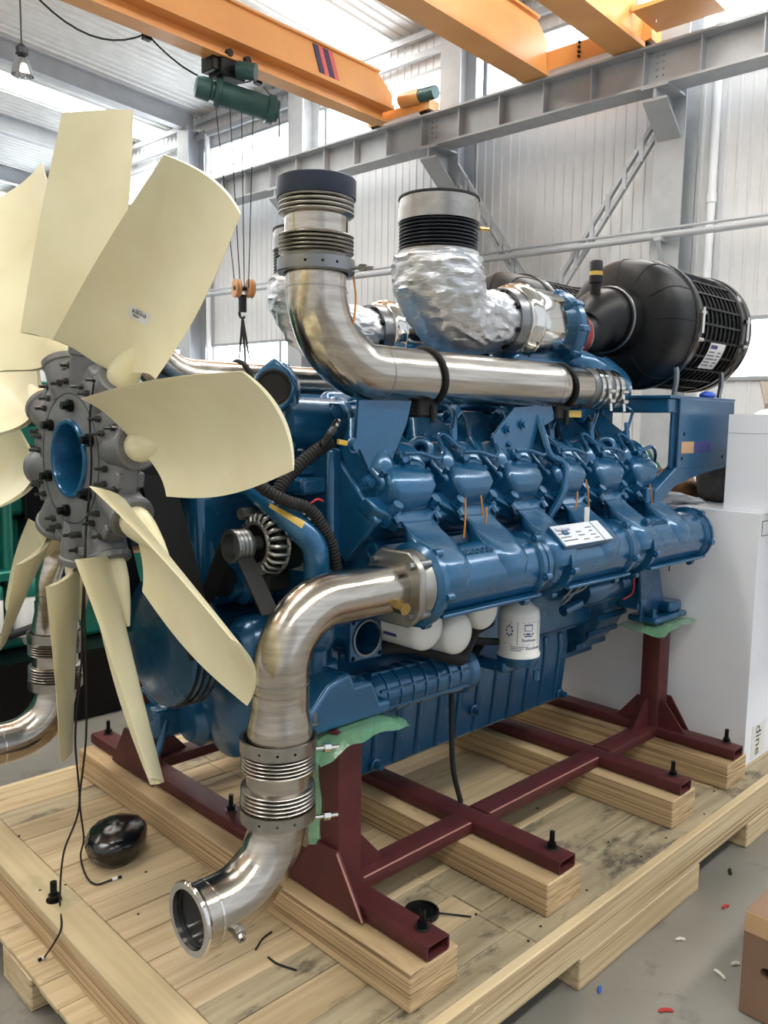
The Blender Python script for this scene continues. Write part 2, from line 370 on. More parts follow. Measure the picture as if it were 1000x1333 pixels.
MB().tube([H(U0, 10.6, 3.62), H(10, 10.6, 3.74), H(20, 10.6, 3.88)], .045, 10).build('pipe', 'beam_grey', cp)
MB().tube([H(U0, 10.66, 3.72), H(10, 10.66, 3.84), H(20, 10.66, 3.98)], .02, 8).build('conduit', 'beam_grey', cp)
for u in COLS[1:5]:
    z = 3.62+.012*(u+4)
    MB().box(u-.05, u+.05, 10.5, 10.73, z-.1, z-.05).build('pipe_bracket', 'beam_grey', cp, hall, smooth=0)
    MB().bar(H(u, 10.52, z-.08), H(u, 10.72, z-.45), .05, .04).build('bracket_strut', 'beam_grey', cp, smooth=0)
# crane runway
rw = thing('crane_runway_beam', 'grey steel runway girder with stiffeners carrying the crane rail', 'girder', H(8, 10.4, 5.46))
MB().box(U0, 26, 10.39, 10.41, 5.49, 5.92).build('web', 'beam_grey', rw, hall, smooth=0)
MB().box(U0, 26, 10.22, 10.58, 5.46, 5.49).build('bottom_flange', 'beam_grey', rw, hall, smooth=0)
MB().box(U0, 26, 10.2, 10.6, 5.92, 5.95).build('top_flange', 'beam_grey', rw, hall, smooth=0)
MB().box(U0, 26, 10.36, 10.44, 5.95, 6.0).build('rail', 'dark_iron', rw, hall, smooth=0)
stf = MB().box(-.008, .008, -.15, -.01, 5.49, 5.92).mesh('stiffener', 'beam_grey', lambda p: NY*p.x+NX*p.y+Vector((0, 0, p.z)), 0)
u = .6
while u < 24:
    o = put('stiffener', stf); q = H(u, 10.4, 0); o.location = q; attach(o, rw); u += .73
for u in COLS[1:5]:
    for z in (5.55, 5.63, 5.71, 5.79, 5.87):
        for du in (-.04, .04):
            MB().cyl(H(u+.02+du, 10.392, z), H(u+.02+du, 10.37, z), .014, seg=6).build('splice_bolt', 'frame_grey', rw)
# cranes
def girder(name, label, u0, u1, z0, z1, vend, sl):
    g = thing(name, label, 'crane girder', H(u0, vend, z0))
    poly = [(-4.9, z0+.06), (vend, z0+.06), (vend, z1-sl*.75), (vend-sl*1.1, z1), (-4.9, z1)]
    MB().prism(poly, u0+.02, u1-.02, axes((0, 0, 0), (0, 1, 0), (0, 0, 1), (1, 0, 0))).build('box_web', 'orange_paint', g, hall, smooth=0)
    MB().box(u0-.03, u1+.03, -4.9, vend, z0, z0+.06).build('bottom_flange', 'orange_paint', g, hall, smooth=0)
    MB().box(u0-.03, u1+.03, -4.9, vend-sl*1.1, z1, z1+.03).build('top_flange', 'orange_paint', g, hall, smooth=0)
    return g
g1 = girder('crane_girder', 'orange box girder carrying the green hoist and striped marking', 9.18, 9.62, 6.16, 6.62, 10.2, .3)
MB().box(9.36, 9.44, -4.9, 10.15, 6.0, 6.16).build('track_web', 'orange_paint', g1, hall, smooth=0)
MB().box(9.26, 9.54, -4.9, 10.15, 5.97, 6.0).build('track_flange', 'orange_paint', g1, hall, smooth=0)
for k, m_ in enumerate(('stripe_navy', 'stripe_red', 'stripe_navy', 'stripe_red')):
    v = 8.62+.1*k
    MB().prism([(v, 6.24), (v+.09, 6.24), (v-.06, 6.6), (v-.15, 6.6)], 9.185, 9.21, axes((0, 0, 0), (0, 1, 0), (0, 0, 1), (1, 0, 0))).build('stripe', m_, g1, hall, smooth=0)
ec = thing('crane_end_carriage', 'orange end carriage with drive motor on rail beside striped girder', 'carriage', H(9.2, 10.4, 6.0))
MB().box(8.5, 9.8, 10.28, 10.52, 6.05, 6.2).build('beam', 'orange_paint', ec, hall, smooth=0)
for u in (8.65, 9.7): MB().cyl(H(u, 10.32, 6.08), H(u, 10.48, 6.08), .09, seg=16).build('wheel', 'dark_iron', ec)
MB().cyl(H(9.05, 10.25, 6.28), H(8.65, 10.25, 6.26), .11, seg=16).build('gearbox', 'orange_paint', ec)
MB().cyl(H(8.65, 10.25, 6.26), H(8.35, 10.25, 6.25), .1, seg=16).build('motor', 'hoist_green', ec)
g2 = girder('crane_girder', 'large orange box girder lit by window glare, over the bellows pipes', 6.38, 6.72, 5.96, 6.62, 10.25, .25)
g3 = girder('crane_girder', 'orange box girder next to the service platform over rail', 5.0, 5.36, 5.96, 6.62, 10.25, .25)
ec2 = thing('crane_end_carriage', 'orange end carriage joining two orange girders on the rail', 'carriage', H(5.8, 10.4, 6.0))
MB().box(4.9, 6.9, 10.26, 10.54, 6.05, 6.3).build('beam', 'orange_paint', ec2, hall, smooth=0)
for u in (5.05, 6.75): MB().cyl(H(u, 10.32, 6.08), H(u, 10.48, 6.08), .09, seg=16).build('wheel', 'dark_iron', ec2)
for k in range(4): MB().cyl(H(5.9, 10.25, 6.1+.06*k), H(5.9, 10.22, 6.1+.06*k), .02, seg=8).build('bolt', 'dark_iron', ec2)
pf = thing('service_platform', 'small orange maintenance platform with grey rail posts above runway', 'platform', H(4.5, 10.0, 6.1))
MB().box(4.0, 4.85, 9.6, 10.3, 6.12, 6.17).build('deck', 'orange_paint', pf, hall, smooth=0)
for a, b in ((4.05, 9.65), (4.8, 9.65), (4.05, 10.25), (4.8, 10.25)): MB().cyl(H(a, b, 6.17), H(a, b, 7.2), .022, seg=8).build('post', 'beam_grey', pf)
MB().tube([H(4.05, 9.65, 7.18), H(4.8, 9.65, 7.18), H(4.8, 10.25, 7.18), H(4.05, 10.25, 7.18)], .02, 8).build('handrail', 'beam_grey', pf)
MB().tube(smooth_path([H(5.2, 9.9, 6.1), H(5.05, 9.9, 6.3), H(4.9, 9.95, 6.28), H(4.7, 10, 6.14)], 5), .05, 10).build('bracket_arm', 'orange_paint', pf)
# festoon cable on girder 1
fc = thing('festoon_cable', 'black festoon cable looped from trolleys along striped orange girder', 'cable', H(9.7, 5, 6.0))
tro = [(9.72, 2.8), (9.72, 4.55), (9.72, 6.1), (9.72, 7.9)]
for (a, b), (c, d) in zip(tro, tro[1:]):
    MB().tube([H(a+(c-a)*t, b+(d-b)*t, 6.08-.28*(1-(2*t-1)**2)) for t in [k/10 for k in range(11)]], .012, 6).build('loop', 'rubber', fc)
for a, b in tro: MB().box(a-.04, a+.04, b-.05, b+.05, 6.0, 6.15).build('trolley', 'bolt_black', fc, hall, smooth=0)
# hoist
ho = thing('electric_hoist', 'dark green electric wire rope hoist under orange girder', 'hoist', H(9.4, 7.3, 5.5))
A_, B_ = H(9.62, 6.75, 5.62), H(9.10, 7.72, 5.44); dr = (B_-A_).normalized(); L = (B_-A_).length
MB().lathe(A_, dr, [(0, .08), (.02, .14), (.2, .15), (.22, .12), (.26, .12), (.27, .15)], 20).build('motor', 'hoist_green', ho)
MB().lathe(A_, dr, [(.27, .17), (.3, .19), (.34, .19), (.35, .16), (L-.14, .16), (L-.13, .19), (L-.04, .19), (L-.03, .15), (L+.02, .14), (L+.03, .02)], 24).build('drum', 'hoist_green', ho)
MB().box(9.3, 9.6, 6.95, 7.35, 5.76, 5.98).build('trolley_frame', 'dark_iron', ho, hall, bevel=.02)
MB().cyl(H(9.22, 7.15, 5.84), H(9.02, 7.3, 5.80), .11, seg=18).build('trolley_motor', 'hoist_green', ho)
MB().box(9.35, 9.62, 6.85, 7.0, 5.8, 6.0).build('control_box', 'bolt_black', ho, hall, bevel=.015)
for (a, b) in ((9.27, 7.05), (9.27, 7.35), (9.53, 7.05), (9.53, 7.35)): MB().cyl(H(a-.03, b, 6.03), H(a+.03, b, 6.03), .05, seg=12).build('wheel', 'dark_iron', ho)
MB().tube(smooth_path([H(9.12, 7.5, 5.7), H(9.0, 7.62, 5.5), H(9.02, 7.7, 5.3), H(9.08, 7.75, 5.1)], 5), .012, 6).build('limit_cable', 'bolt_steel', ho)
hb = thing('hook_block', 'orange pulley block with hook and slings on hoist ropes', 'hook block', H(9.3, 7.26, 2.9))
hx = H(9.27, 7.26, 3.02)
for du, dz in ((-.13, 0), (-.04, 0), (.05, 0), (.16, 0)):
    MB().cyl(hx+NY*du, A_.lerp(B_, .5-du*1.6)-Vector((0, 0, .12)), .007, seg=6).build('rope', 'dark_iron', hb)
cd = (r2*-1)
for s_ in (-.075, .055):
    MB().lathe(hx+NY*(s_+.0)-NX*s_, -NX+NY*.35, [(-.04, .03), (-.04, .12), (-.025, .13), (0, .115), (.025, .13), (.04, .12), (.04, .03)], 24).build('sheave', 'pulley_orange', hb)
MB().cyl(hx-NX*.12+NY*.04, hx+NX*.12-NY*.04, .03, seg=10).build('axle', 'dark_iron', hb)
MB().box(-.05, .05, -.03, .03, -.32, -.08, Matrix.Translation(hx)).build('swivel', 'dark_iron', hb, bevel=.01)
MB().tube([hx+NY*(.07*math.sin(a))+Vector((0, 0, -.4-.07*math.cos(a)+.07)) for a in [PI*k/10 for k in range(-2, 13)]], .018, 8).build('hook', 'dark_iron', hb)
for a in (-.16, -.05, .09):
    MB().tube([hx+NY*0+Vector((0, 0, -.42)), hx+NY*a*.4+Vector((0, 0, -.65)), hx+NY*a+Vector((0, 0, -1.0))], [.02, .017, .006], 6).build('sling', 'rubber', hb)
# lamp
lp = H(12.4, 5.72, 6.25)
la = thing('pendant_lamp', 'bell-shaped silver high-bay lamp hanging under roof', 'lamp', lp)
MB().cyl(lp+Vector((0, 0, .3)), lp+Vector((0, 0, roofz(5.72)-6.25)), .012, seg=6).build('cord', 'rubber', la)
MB().lathe(lp, (0, 0, 1), [(.16, .05), (.18, .09), (.26, .09), (.3, .05), (.33, .02)], 16).build('ballast', 'dark_iron', la)
MB().lathe(lp, (0, 0, 1), [(-.12, .155), (-.1, .15), (0, .13), (.08, .1), (.14, .06), (.16, .05)], 24, caps=(False, True)).build('reflector', 'lamp_glass', la)
MB().ell(lp+Vector((0, 0, -.04)), .05, .05, .08, 12, 8).build('bulb', 'label_white', la)

def ray(px, py): return fw + r2*((px-500)/1069.6) - u2*((py-666.5)/1069.6)
def PX(px, py, x): d = ray(px, py); return CAM + d*((x-CAM.x)/d.x)
def PY(px, py, y): d = ray(px, py); return CAM + d*((y-CAM.y)/d.y)
def PZ(px, py, z): d = ray(px, py); return CAM + d*((z-CAM.z)/d.z)

# ================================================================ TIMBER PLATFORM
tp = thing('timber_platform', 'large pale plywood shipping platform on skid blocks carrying the engine', 'platform', (.8, .86, FL))
edges = [-.045, .03, .14, .25, .35, .438, .575, .69, .805, .90, 1.02, 1.14, 1.26, 1.38, 1.5, 1.62, 1.72, 1.80]
for i, (a, b) in enumerate(zip(edges, edges[1:])):
    xs = [-.403, .36+(.0 if i % 2 else .02), 1.62, 2.95]
    for k, (c, d) in enumerate(zip(xs, xs[1:])):
        dz = random.uniform(-.0015, .0005)
        g = random.uniform(.0008, .0025)
        st = (k == 1 and i < 4) or (k == 0 and i in (0, 1)) or random.random() < .15
        MB().box(c+g, d-g, a+g, b-g, DK-.022, DK+dz).build('plank', 'plank_stained' if st else 'plank', tp, bevel=.002, seg=1, smooth=0)
MB().box(-.507, -.404, -.045, 1.80, DK-.022, DK+.0005).build('cross_plank', 'plank_cross', tp, bevel=.002, seg=1, smooth=0)
MB().box(-.507, -.43, -.045, 1.80, -.2, DK-.0225).build('end_beam', 'plywood', tp, bevel=.003, seg=1, smooth=0)
MB().box(-.507, 2.95, -.075, -.0455, -.213, DK+.001).build('side_board', 'plywood_x', tp, bevel=.003, seg=1, smooth=0)
MB().box(-.507, 2.95, 1.8005, 1.83, -.213, DK).build('side_board', 'plywood_x', tp, bevel=.003, seg=1, smooth=0)
for yb in (.45, .95, 1.4): MB().box(-.429, 2.9, yb, yb+.1, -.2, DK-.023).build('joist', 'plywood_x', tp, smooth=0)
y = -.075
while y < 1.80:
    wd = random.choice((.085, .1, .115)); e = min(y+wd, 1.83)
    MB().box(-.58+random.uniform(-.003, .003), -.28, y+.001, e-.001, -.215, -.2003+random.uniform(-.001, 0)).build('ledge_plank', 'plank', tp, bevel=.0015, seg=1, smooth=0); y = e
for x0, x1 in ((-.58, .18), (.55, 1.285), (1.68, 2.95)):
    MB().box(x0, x1, -.075, .1, FL, -.2135 if x0 > 0 else -.2155).build('skid_block', 'plywood_x', tp, bevel=.004, seg=1, smooth=0)
for y0, y1 in ((.87, 1.07), (1.62, 1.83)):
    for x0, x1 in ((-.58, .0), (.5, 1.25), (1.68, 2.95)):
        MB().box(x0, x1, y0, y1, FL, -.2155 if x0 < 0 else -.2005).build('skid_block', 'plywood_x', tp, bevel=.004, seg=1, smooth=0)
for a, b in ((704, 1206), (688, 1225), (764, 1159), (792, 1096), (835, 1115), (930, 1030), (917, 1060), (867, 1091), (190, 1135), (25, 1088), (52, 1159), (85, 1152), (180, 1190), (235, 1225), (110, 1090), (620, 1190), (655, 1105), (700, 1052)):
    p = PZ(a, b, DK); MB().lathe((p.x, p.y, DK-.003), (0, 0, 1), [(0, .004), (.0042, .004)], 8).build('nail_head', 'scrap_dark', tp)
XS = [0, .5426, 1.2676, 1.70]
who = ['beside the fan pipes', 'second from the fan end', 'third from the fan end', 'against the tall pale carton']
for x, wv in zip(XS, who):
    tag(MB().box(x-.058, x+.109, -.004, 1.742, DK+.001, 0).build('plywood_beam', 'plywood', bevel=.003, seg=1, smooth=0),
        'laminated plywood bearer under red cross tube, '+wv, 'beam')

# ================================================================ RED FRAME
rf = thing('steel_frame', 'dark red welded steel stand holding the blue engine', 'stand', (.85, .879, .001))
def rring(p, x, y, w_, h_, r):
    out = []
    for cx, cy, a0 in ((1, 1, 0), (-1, 1, 90), (-1, -1, 180), (1, -1, 270)):
        for k in range(3):
            a = math.radians(a0+45*k); out.append(p+x*(cx*(w_/2-r)+r*math.cos(a))+y*(cy*(h_/2-r)+r*math.sin(a)))
    return out
def rtube(p0, p1, w_, h_, t=.005, up_=(0, 0, 1), r=.008):
    p0, p1 = V3(p0), V3(p1); d = (p1-p0).normalized(); x = V3(up_).cross(d).normalized(); y = d.cross(x); s = MB()
    o0, o1 = rring(p0, x, y, w_, h_, r), rring(p1, x, y, w_, h_, r); i0, i1 = rring(p0, x, y, w_-2*t, h_-2*t, r*.6), rring(p1, x, y, w_-2*t, h_-2*t, r*.6)
    return s.loops([o0, o1, i1, i0], wrap=True)
for x in XS: rtube((x+.04, 0, .021), (x+.04, 1.758, .021), .08, .04).build('cross_tube', 'red_frame', rf)
for y in (.354, 1.404):
    for a, b in ((.081, .5416), (.6236, 1.2666), (1.3486, 1.699)):
        rtube((a, y, .021), (b, y, .021), .08, .04).build('long_tube', 'red_frame', rf)
for y, sg in ((.354, 1), (1.404, -1)):
    for x, b in ((.04, 1), (1.74, -1)):
        rtube((x, y, .0405), (x, y, .462), .085, .08, up_=(0, 1, 0)).build('post', 'red_frame', rf)
        MB().box(x-.06, x+.06, y-.055, y+.055, .462, .472).build('post_plate', 'red_frame', rf, smooth=0)
        xo = x-.0505*b; M = axes((xo, y, 0), (0, 1, 0), (0, 0, 1), (1, 0, 0))
        MB().prism([(-.15, .006), (-.05, .155), (.05, .155), (.15, .006)], -.004, .004, M).build('gusset_plate', 'red_frame', rf, smooth=0)
        xr = x+.0435*b; MB().prism([(0, .041), (0, .15), (.022*b, .15), (.12*b, .041)], -.004, .004, axes((xr, y, 0), (1, 0, 0), (0, 0, 1), (0, -1, 0))).build('gusset_plate', 'red_frame', rf, smooth=0)
        for s_ in ((-1, 1) if b == -1 else (1,)):
            MB().prism([(0, .041), (0, .15), (s_*.02, .15), (s_*.11, .041)], -.004, .004, axes((x+.02*b, y+s_*.0405, 0), (0, 1, 0), (0, 0, 1), (1, 0, 0))).build('gusset_plate', 'red_frame', rf, smooth=0)
MB().tube([(.09, .3135, .041), (.3, .3135, .0415), (.535, .3135, .041)], .0028, 6).build('weld', 'red_weld', rf)
MB().tube([(.63, .3135, .041), (.9, .3135, .0415), (1.26, .3135, .041)], .0028, 6).build('weld', 'red_weld', rf)
MB().tube([(-.0155, .2045, .01), (-.0155, .303, .152)], .0028, 6).build('weld', 'red_weld', rf)
# hold-down bolts
for x, y, wv in [(.045, .057, 'open end of first cross tube by steel pipe'), (.593, .06, 'open end of second cross tube'), (1.32, .055, 'open end of third cross tube'), (1.762, .057, 'open end of cross tube at tall carton'), (.045, .872, 'middle of first cross tube beside bellows'), (.049, 1.712, 'end of first cross tube under fan'), (.593, 1.70, 'remote end of second cross tube')]:
    b = thing('anchor_bolt', 'black anchor bolt with washer on '+wv, 'bolt', (x, y, .041))
    MB().cyl((x, y, .0408), (x, y, .0445), .019, seg=20).build('washer', 'bolt_steel', b)
    MB().cyl((x, y, .0444), (x, y, .058), .0135, seg=6).build('nut', 'bolt_black', b)
    MB().cyl((x, y, .0575), (x, y, .092), .0075, seg=10).build('shank', 'bolt_black', b)
b = thing('anchor_bolt', 'loose black bolt standing in the cross plank near black cable', 'bolt', (-.464, .992, DK))
MB().cyl((-.464, .992, DK), (-.464, .992, DK+.004), .021, seg=20).build('washer', 'bolt_black', b)
MB().cyl((-.464, .992, DK+.0035), (-.464, .992, DK+.02), .015, seg=6).build('nut', 'bolt_black', b)
MB().cyl((-.464, .992, DK+.0195), (-.464, .992, DK+.055), .0095, seg=10).build('shank', 'bolt_black', b)

# ================================================================ FAN
FX, FY, FZ = -.40, .86, 1.146; TH0 = 80.0
fan = thing('cooling_fan', 'large engine cooling fan with cream plastic blades and grey hub', 'fan', (FX, FY, FZ))
def blade_mesh():
    s = MB(); NR, NC = 26, 20
    Lr, Lt = V3((.296, .107, -.134)), V3((.816, .082, -.064)); Rr, Rt_ = V3((.405, -.123, -.006)), V3((.832, -.102, .021))
    top, bot = [], []
    for i in range(NR+1):
        t = i/NR
        A = Lr.lerp(Lt, t); B = Rr.lerp(Rt_, t)
        A.y += .012*math.sin(PI*t); B.y -= .022*math.sin(PI*t)
        ra, rb = [], []
        for j in range(NC+1):
            c = j/NC; P = A.lerp(B, c)
            ch = (B-A); n = Vector((0, -ch.z, ch.y)); n = n.normalized() if n.length else n
            if n.z < 0: n = -n
            n = Vector((0, n.y, n.z)); 
            cam_ = (.062*(1-t)+.026*t)*4*c*(1-c)
            P = P+n*cam_; P.x -= .058*math.sin(PI*min(1, c*1.05))**1.5*(1-t)**3; P.x += .010*4*c*(1-c)*t**6
            th_ = (.013*(1-t)+.007*t)*(4*c*(1-c))**.45+.0016
            ra.append(P+n*th_/2); rb.append(P-n*th_/2)
        top.append(ra); bot.append(rb)
    rings = [a+b[::-1] for a, b in zip(top, bot)]
    s.loops(rings)
    # shank root blending into the blade
    s.tube([(.2, 0, 0), (.285, 0, 0), (.295, 0, 0), (.31, 0, .001), (.335, 0, .004), (.36, -.002, .007), (.39, -.004, .010), (.42, -.006, .012), (.45, -.008, .013)], [.036, .036, .038, .037, .033, .027, .020, .012, .004], 20)
    # local r,t,x
    return s
bm_ = blade_mesh()
for k in range(10):
    th = math.radians(TH0-36*k)
    def tfb(p, th=th):
        return Vector((FX+p.z, FY-p.x*math.cos(th)+p.y*math.sin(th), FZ+p.x*math.sin(th)+p.y*math.cos(th)))
    bl = bm_.build('blade', 'cream', fan, tfb, smooth=50)
    if k == 1:
        o_ = V3((.50, .012, -.030)); 
        lb = MB().box(-.028, .028, -.017, .017, -.0006, .0006)
        def tfl(p): 
            q = Vector((.52+p.y*.9+p.x*.1, .033-p.x, -.054+p.x*.35+.0)); return tfb(q+Vector((0, 0, 0)))
        STICK = bl
hub = MB()
prof = [(-.042, .098), (-.042, .165), (-.040, .19), (-.034, .225), (-.024, .248), (-.01, .254), (.012, .254), (.03, .235), (.04, .19), (.04, .098)]
hub.lathe((FX, FY, FZ), (1, 0, 0), prof, 60, wrap=True)
hb_ = hub.build('hub', 'cast_alu', fan)
for k in range(10):
    th = math.radians(TH0-36*k); d = Vector((0, -math.cos(th), math.sin(th))); t_ = Vector((0, math.sin(th), math.cos(th))); o = Vector((FX, FY, FZ))
    MB().lathe(o, d, [(.17, .044), (.2, .05), (.262, .051), (.266, .055), (.280, .055), (.284, .050), (.284, .036)], 24).build('blade_socket', 'cast_alu', hb_)
    for s_ in (-1, 1):
        th2 = th+s_*math.radians(12.5); d2 = Vector((0, -math.cos(th2), math.sin(th2)))
        for rr, xx in ((.235, -.022), (.195, -.034)):
            p = o+d2*rr+Vector((xx, 0, 0))
            if s_ == 1 or rr < .2:
                MB().cyl(p, p+Vector((-.016, 0, 0)), .009, seg=6).cyl(p+Vector((-.014, 0, 0)), p+Vector((-.034, 0, 0)), .0045, seg=8).build('clamp_bolt', 'bolt_steel', hb_)
    p = o+Vector((0, -math.cos(th+.314), math.sin(th+.314)))*.238
    MB().box(-.035, .035, -.02, .02, -.012, .012, axes(p, (1, 0, 0), tuple(Vector((0, math.sin(th+.314), math.cos(th+.314)))), tuple(Vector((0, -math.cos(th+.314), math.sin(th+.314)))))).build('hub_lug', 'cast_alu', hb_, bevel=.006)
MB().torus((FX-.042, FY, FZ), (1, 0, 0), .165, .0012, 60, 6).build('seam', 'dark_iron', hb_)
MB().lathe((FX, FY, FZ), (1, 0, 0), [(.12, .101), (-.046, .101), (-.05, .098), (-.05, .09), (-.046, .088), (.12, .088)], 48, wrap=False, caps=(False, False)).build('bore_ring', 'blue', fan)
MB().lathe((FX, FY, FZ), (1, 0, 0), [(.05, .0885), (.06, .0885), (.06, .001)], 40, caps=(False, False)).build('bore_back', 'blue', fan)
for k in range(6):
    a = math.radians(60*k+22); p = Vector((FX-.042, FY-.135*math.cos(a), FZ+.135*math.sin(a)))
    MB().cyl(p, p+Vector((-.012, 0, 0)), .016, seg=18).cyl(p+Vector((-.011, 0, 0)), p+Vector((-.026, 0, 0)), .011, seg=6).build('hub_bolt', 'bolt_black', fan)
from mathutils.bvhtree import BVHTree
def hit(obj, px, py, off=.0012):
    me = obj.data; t = BVHTree.FromPolygons([v.co for v in me.vertices], [tuple(p.vertices) for p in me.polygons])
    d = ray(px, py).normalized(); h = t.ray_cast(CAM, d); return (h[0]-d*off, h[1]) if h[0] is not None else (CAM+d*2, d)
def quad_on(obj, pts, name, m, parent, n=4, off=.0012, th=.0006):
    """thin patch lying on a curved surface, four corner pixels"""
    (ax, ay), (bx, by), (cx, cy), (dx, dy) = pts; s = MB(); f = []; b = []
    for i in range(n+1):
        for j in range(n+1):
            u, v = i/n, j/n
            px = (ax*(1-u)+bx*u)*(1-v)+(dx*(1-u)+cx*u)*v; py = (ay*(1-u)+by*u)*(1-v)+(dy*(1-u)+cy*u)*v
            h = hit(obj, px, py, off)[0]; f.append(h); b.append(h+ray(px, py).normalized()*th)
    N = (n+1)*(n+1); fs = []
    for i in range(n):
        for j in range(n):
            a = i*(n+1)+j; fs += [(a, a+1, a+n+2, a+n+1), (N+a, N+a+n+1, N+a+n+2, N+a+1)]
    return s.add(f+b, fs).build(name, m, parent, smooth=60)
st = quad_on(STICK, [(169, 397), (197, 410), (191, 425), (167, 411)], 'sticker', 'label_white', STICK)
for k in range(9):
    u0 = .16+.075*k; u1 = u0+random.choice((.025, .04, .05))
    L = lambda u, v: (169+28*u-(2+4*u)*v, 397+13*u+(14+1*u)*v)
    quad_on(STICK, [L(u0, .22), L(u1, .22), L(u1, .5), L(u0, .5)], 'barcode_bar', 'print_black', STICK, 1, .0022)
for v0, a, b in ((.1, .3, .6), (.62, .2, .55), (.72, .2, .5)):
    quad_on(STICK, [L(a, v0), L(b, v0), L(b, v0+.06), L(a, v0+.06)], 'print_line', 'print_grey', STICK, 1, .0022)

# ================================================================ ENGINE
eng = thing('diesel_engine', 'blue V-type diesel engine with six finned heads along the side', 'engine', (.9, .879, .17))
def part(s, name, m='blue', parent=None, **k): return s.build(name, m, parent or eng, **k)
part(MB().box(.17, 1.66, .52, 1.238, .46, .93), 'crankcase', 'blue', bevel=.02)
part(MB().box(.12, .17, .50, 1.258, .34, 1.18), 'gear_cover', 'blue', bevel=.015)
part(MB().box(.17, 1.70, .70, 1.058, .93, 1.27), 'valley_cover', 'blue', bevel=.02)
# oil pan
pan = MB(); pr_ = [(.555, .47), (.545, .40), (.57, .165), (1.188, .165), (1.213, .40), (1.203, .47)]
pan.prism([(a, b) for a, b in pr_], .30, 1.40, axes((0, 0, 0), (0, 1, 0), (0, 0, 1), (1, 0, 0)))
pn = part(pan, 'oil_pan', 'blue', bevel=.012)
for k in range(11):
    x = .36+.098*k
    for sg in (1, -1):
        f = (lambda p: p) if sg == 1 else mir
        part(MB().prism([(.541, .45), (.536, .40), (.560, .175), (.575, .175), (.575, .45)], x-.012, x+.012, axes((0, 0, 0), (0, 1, 0), (0, 0, 1), (1, 0, 0))), 'pan_rib', 'blue', pn, tf=f, bevel=.006)
part(MB().box(.28, 1.42, .525, 1.233, .46, .485), 'pan_flange', 'blue', bevel=.005)
for x in (.36, .83, 1.36):
    z = .2 if x != .83 else .26
    part(MB().lathe((x, .562, z), (0, -1, 0), [(-.01, .02), (.012, .02), (.014, .013), (.02, .013)], 14).cyl((x, .55, z), (x, .525, z), .011, seg=6), 'drain_plug', 'blue', pn)
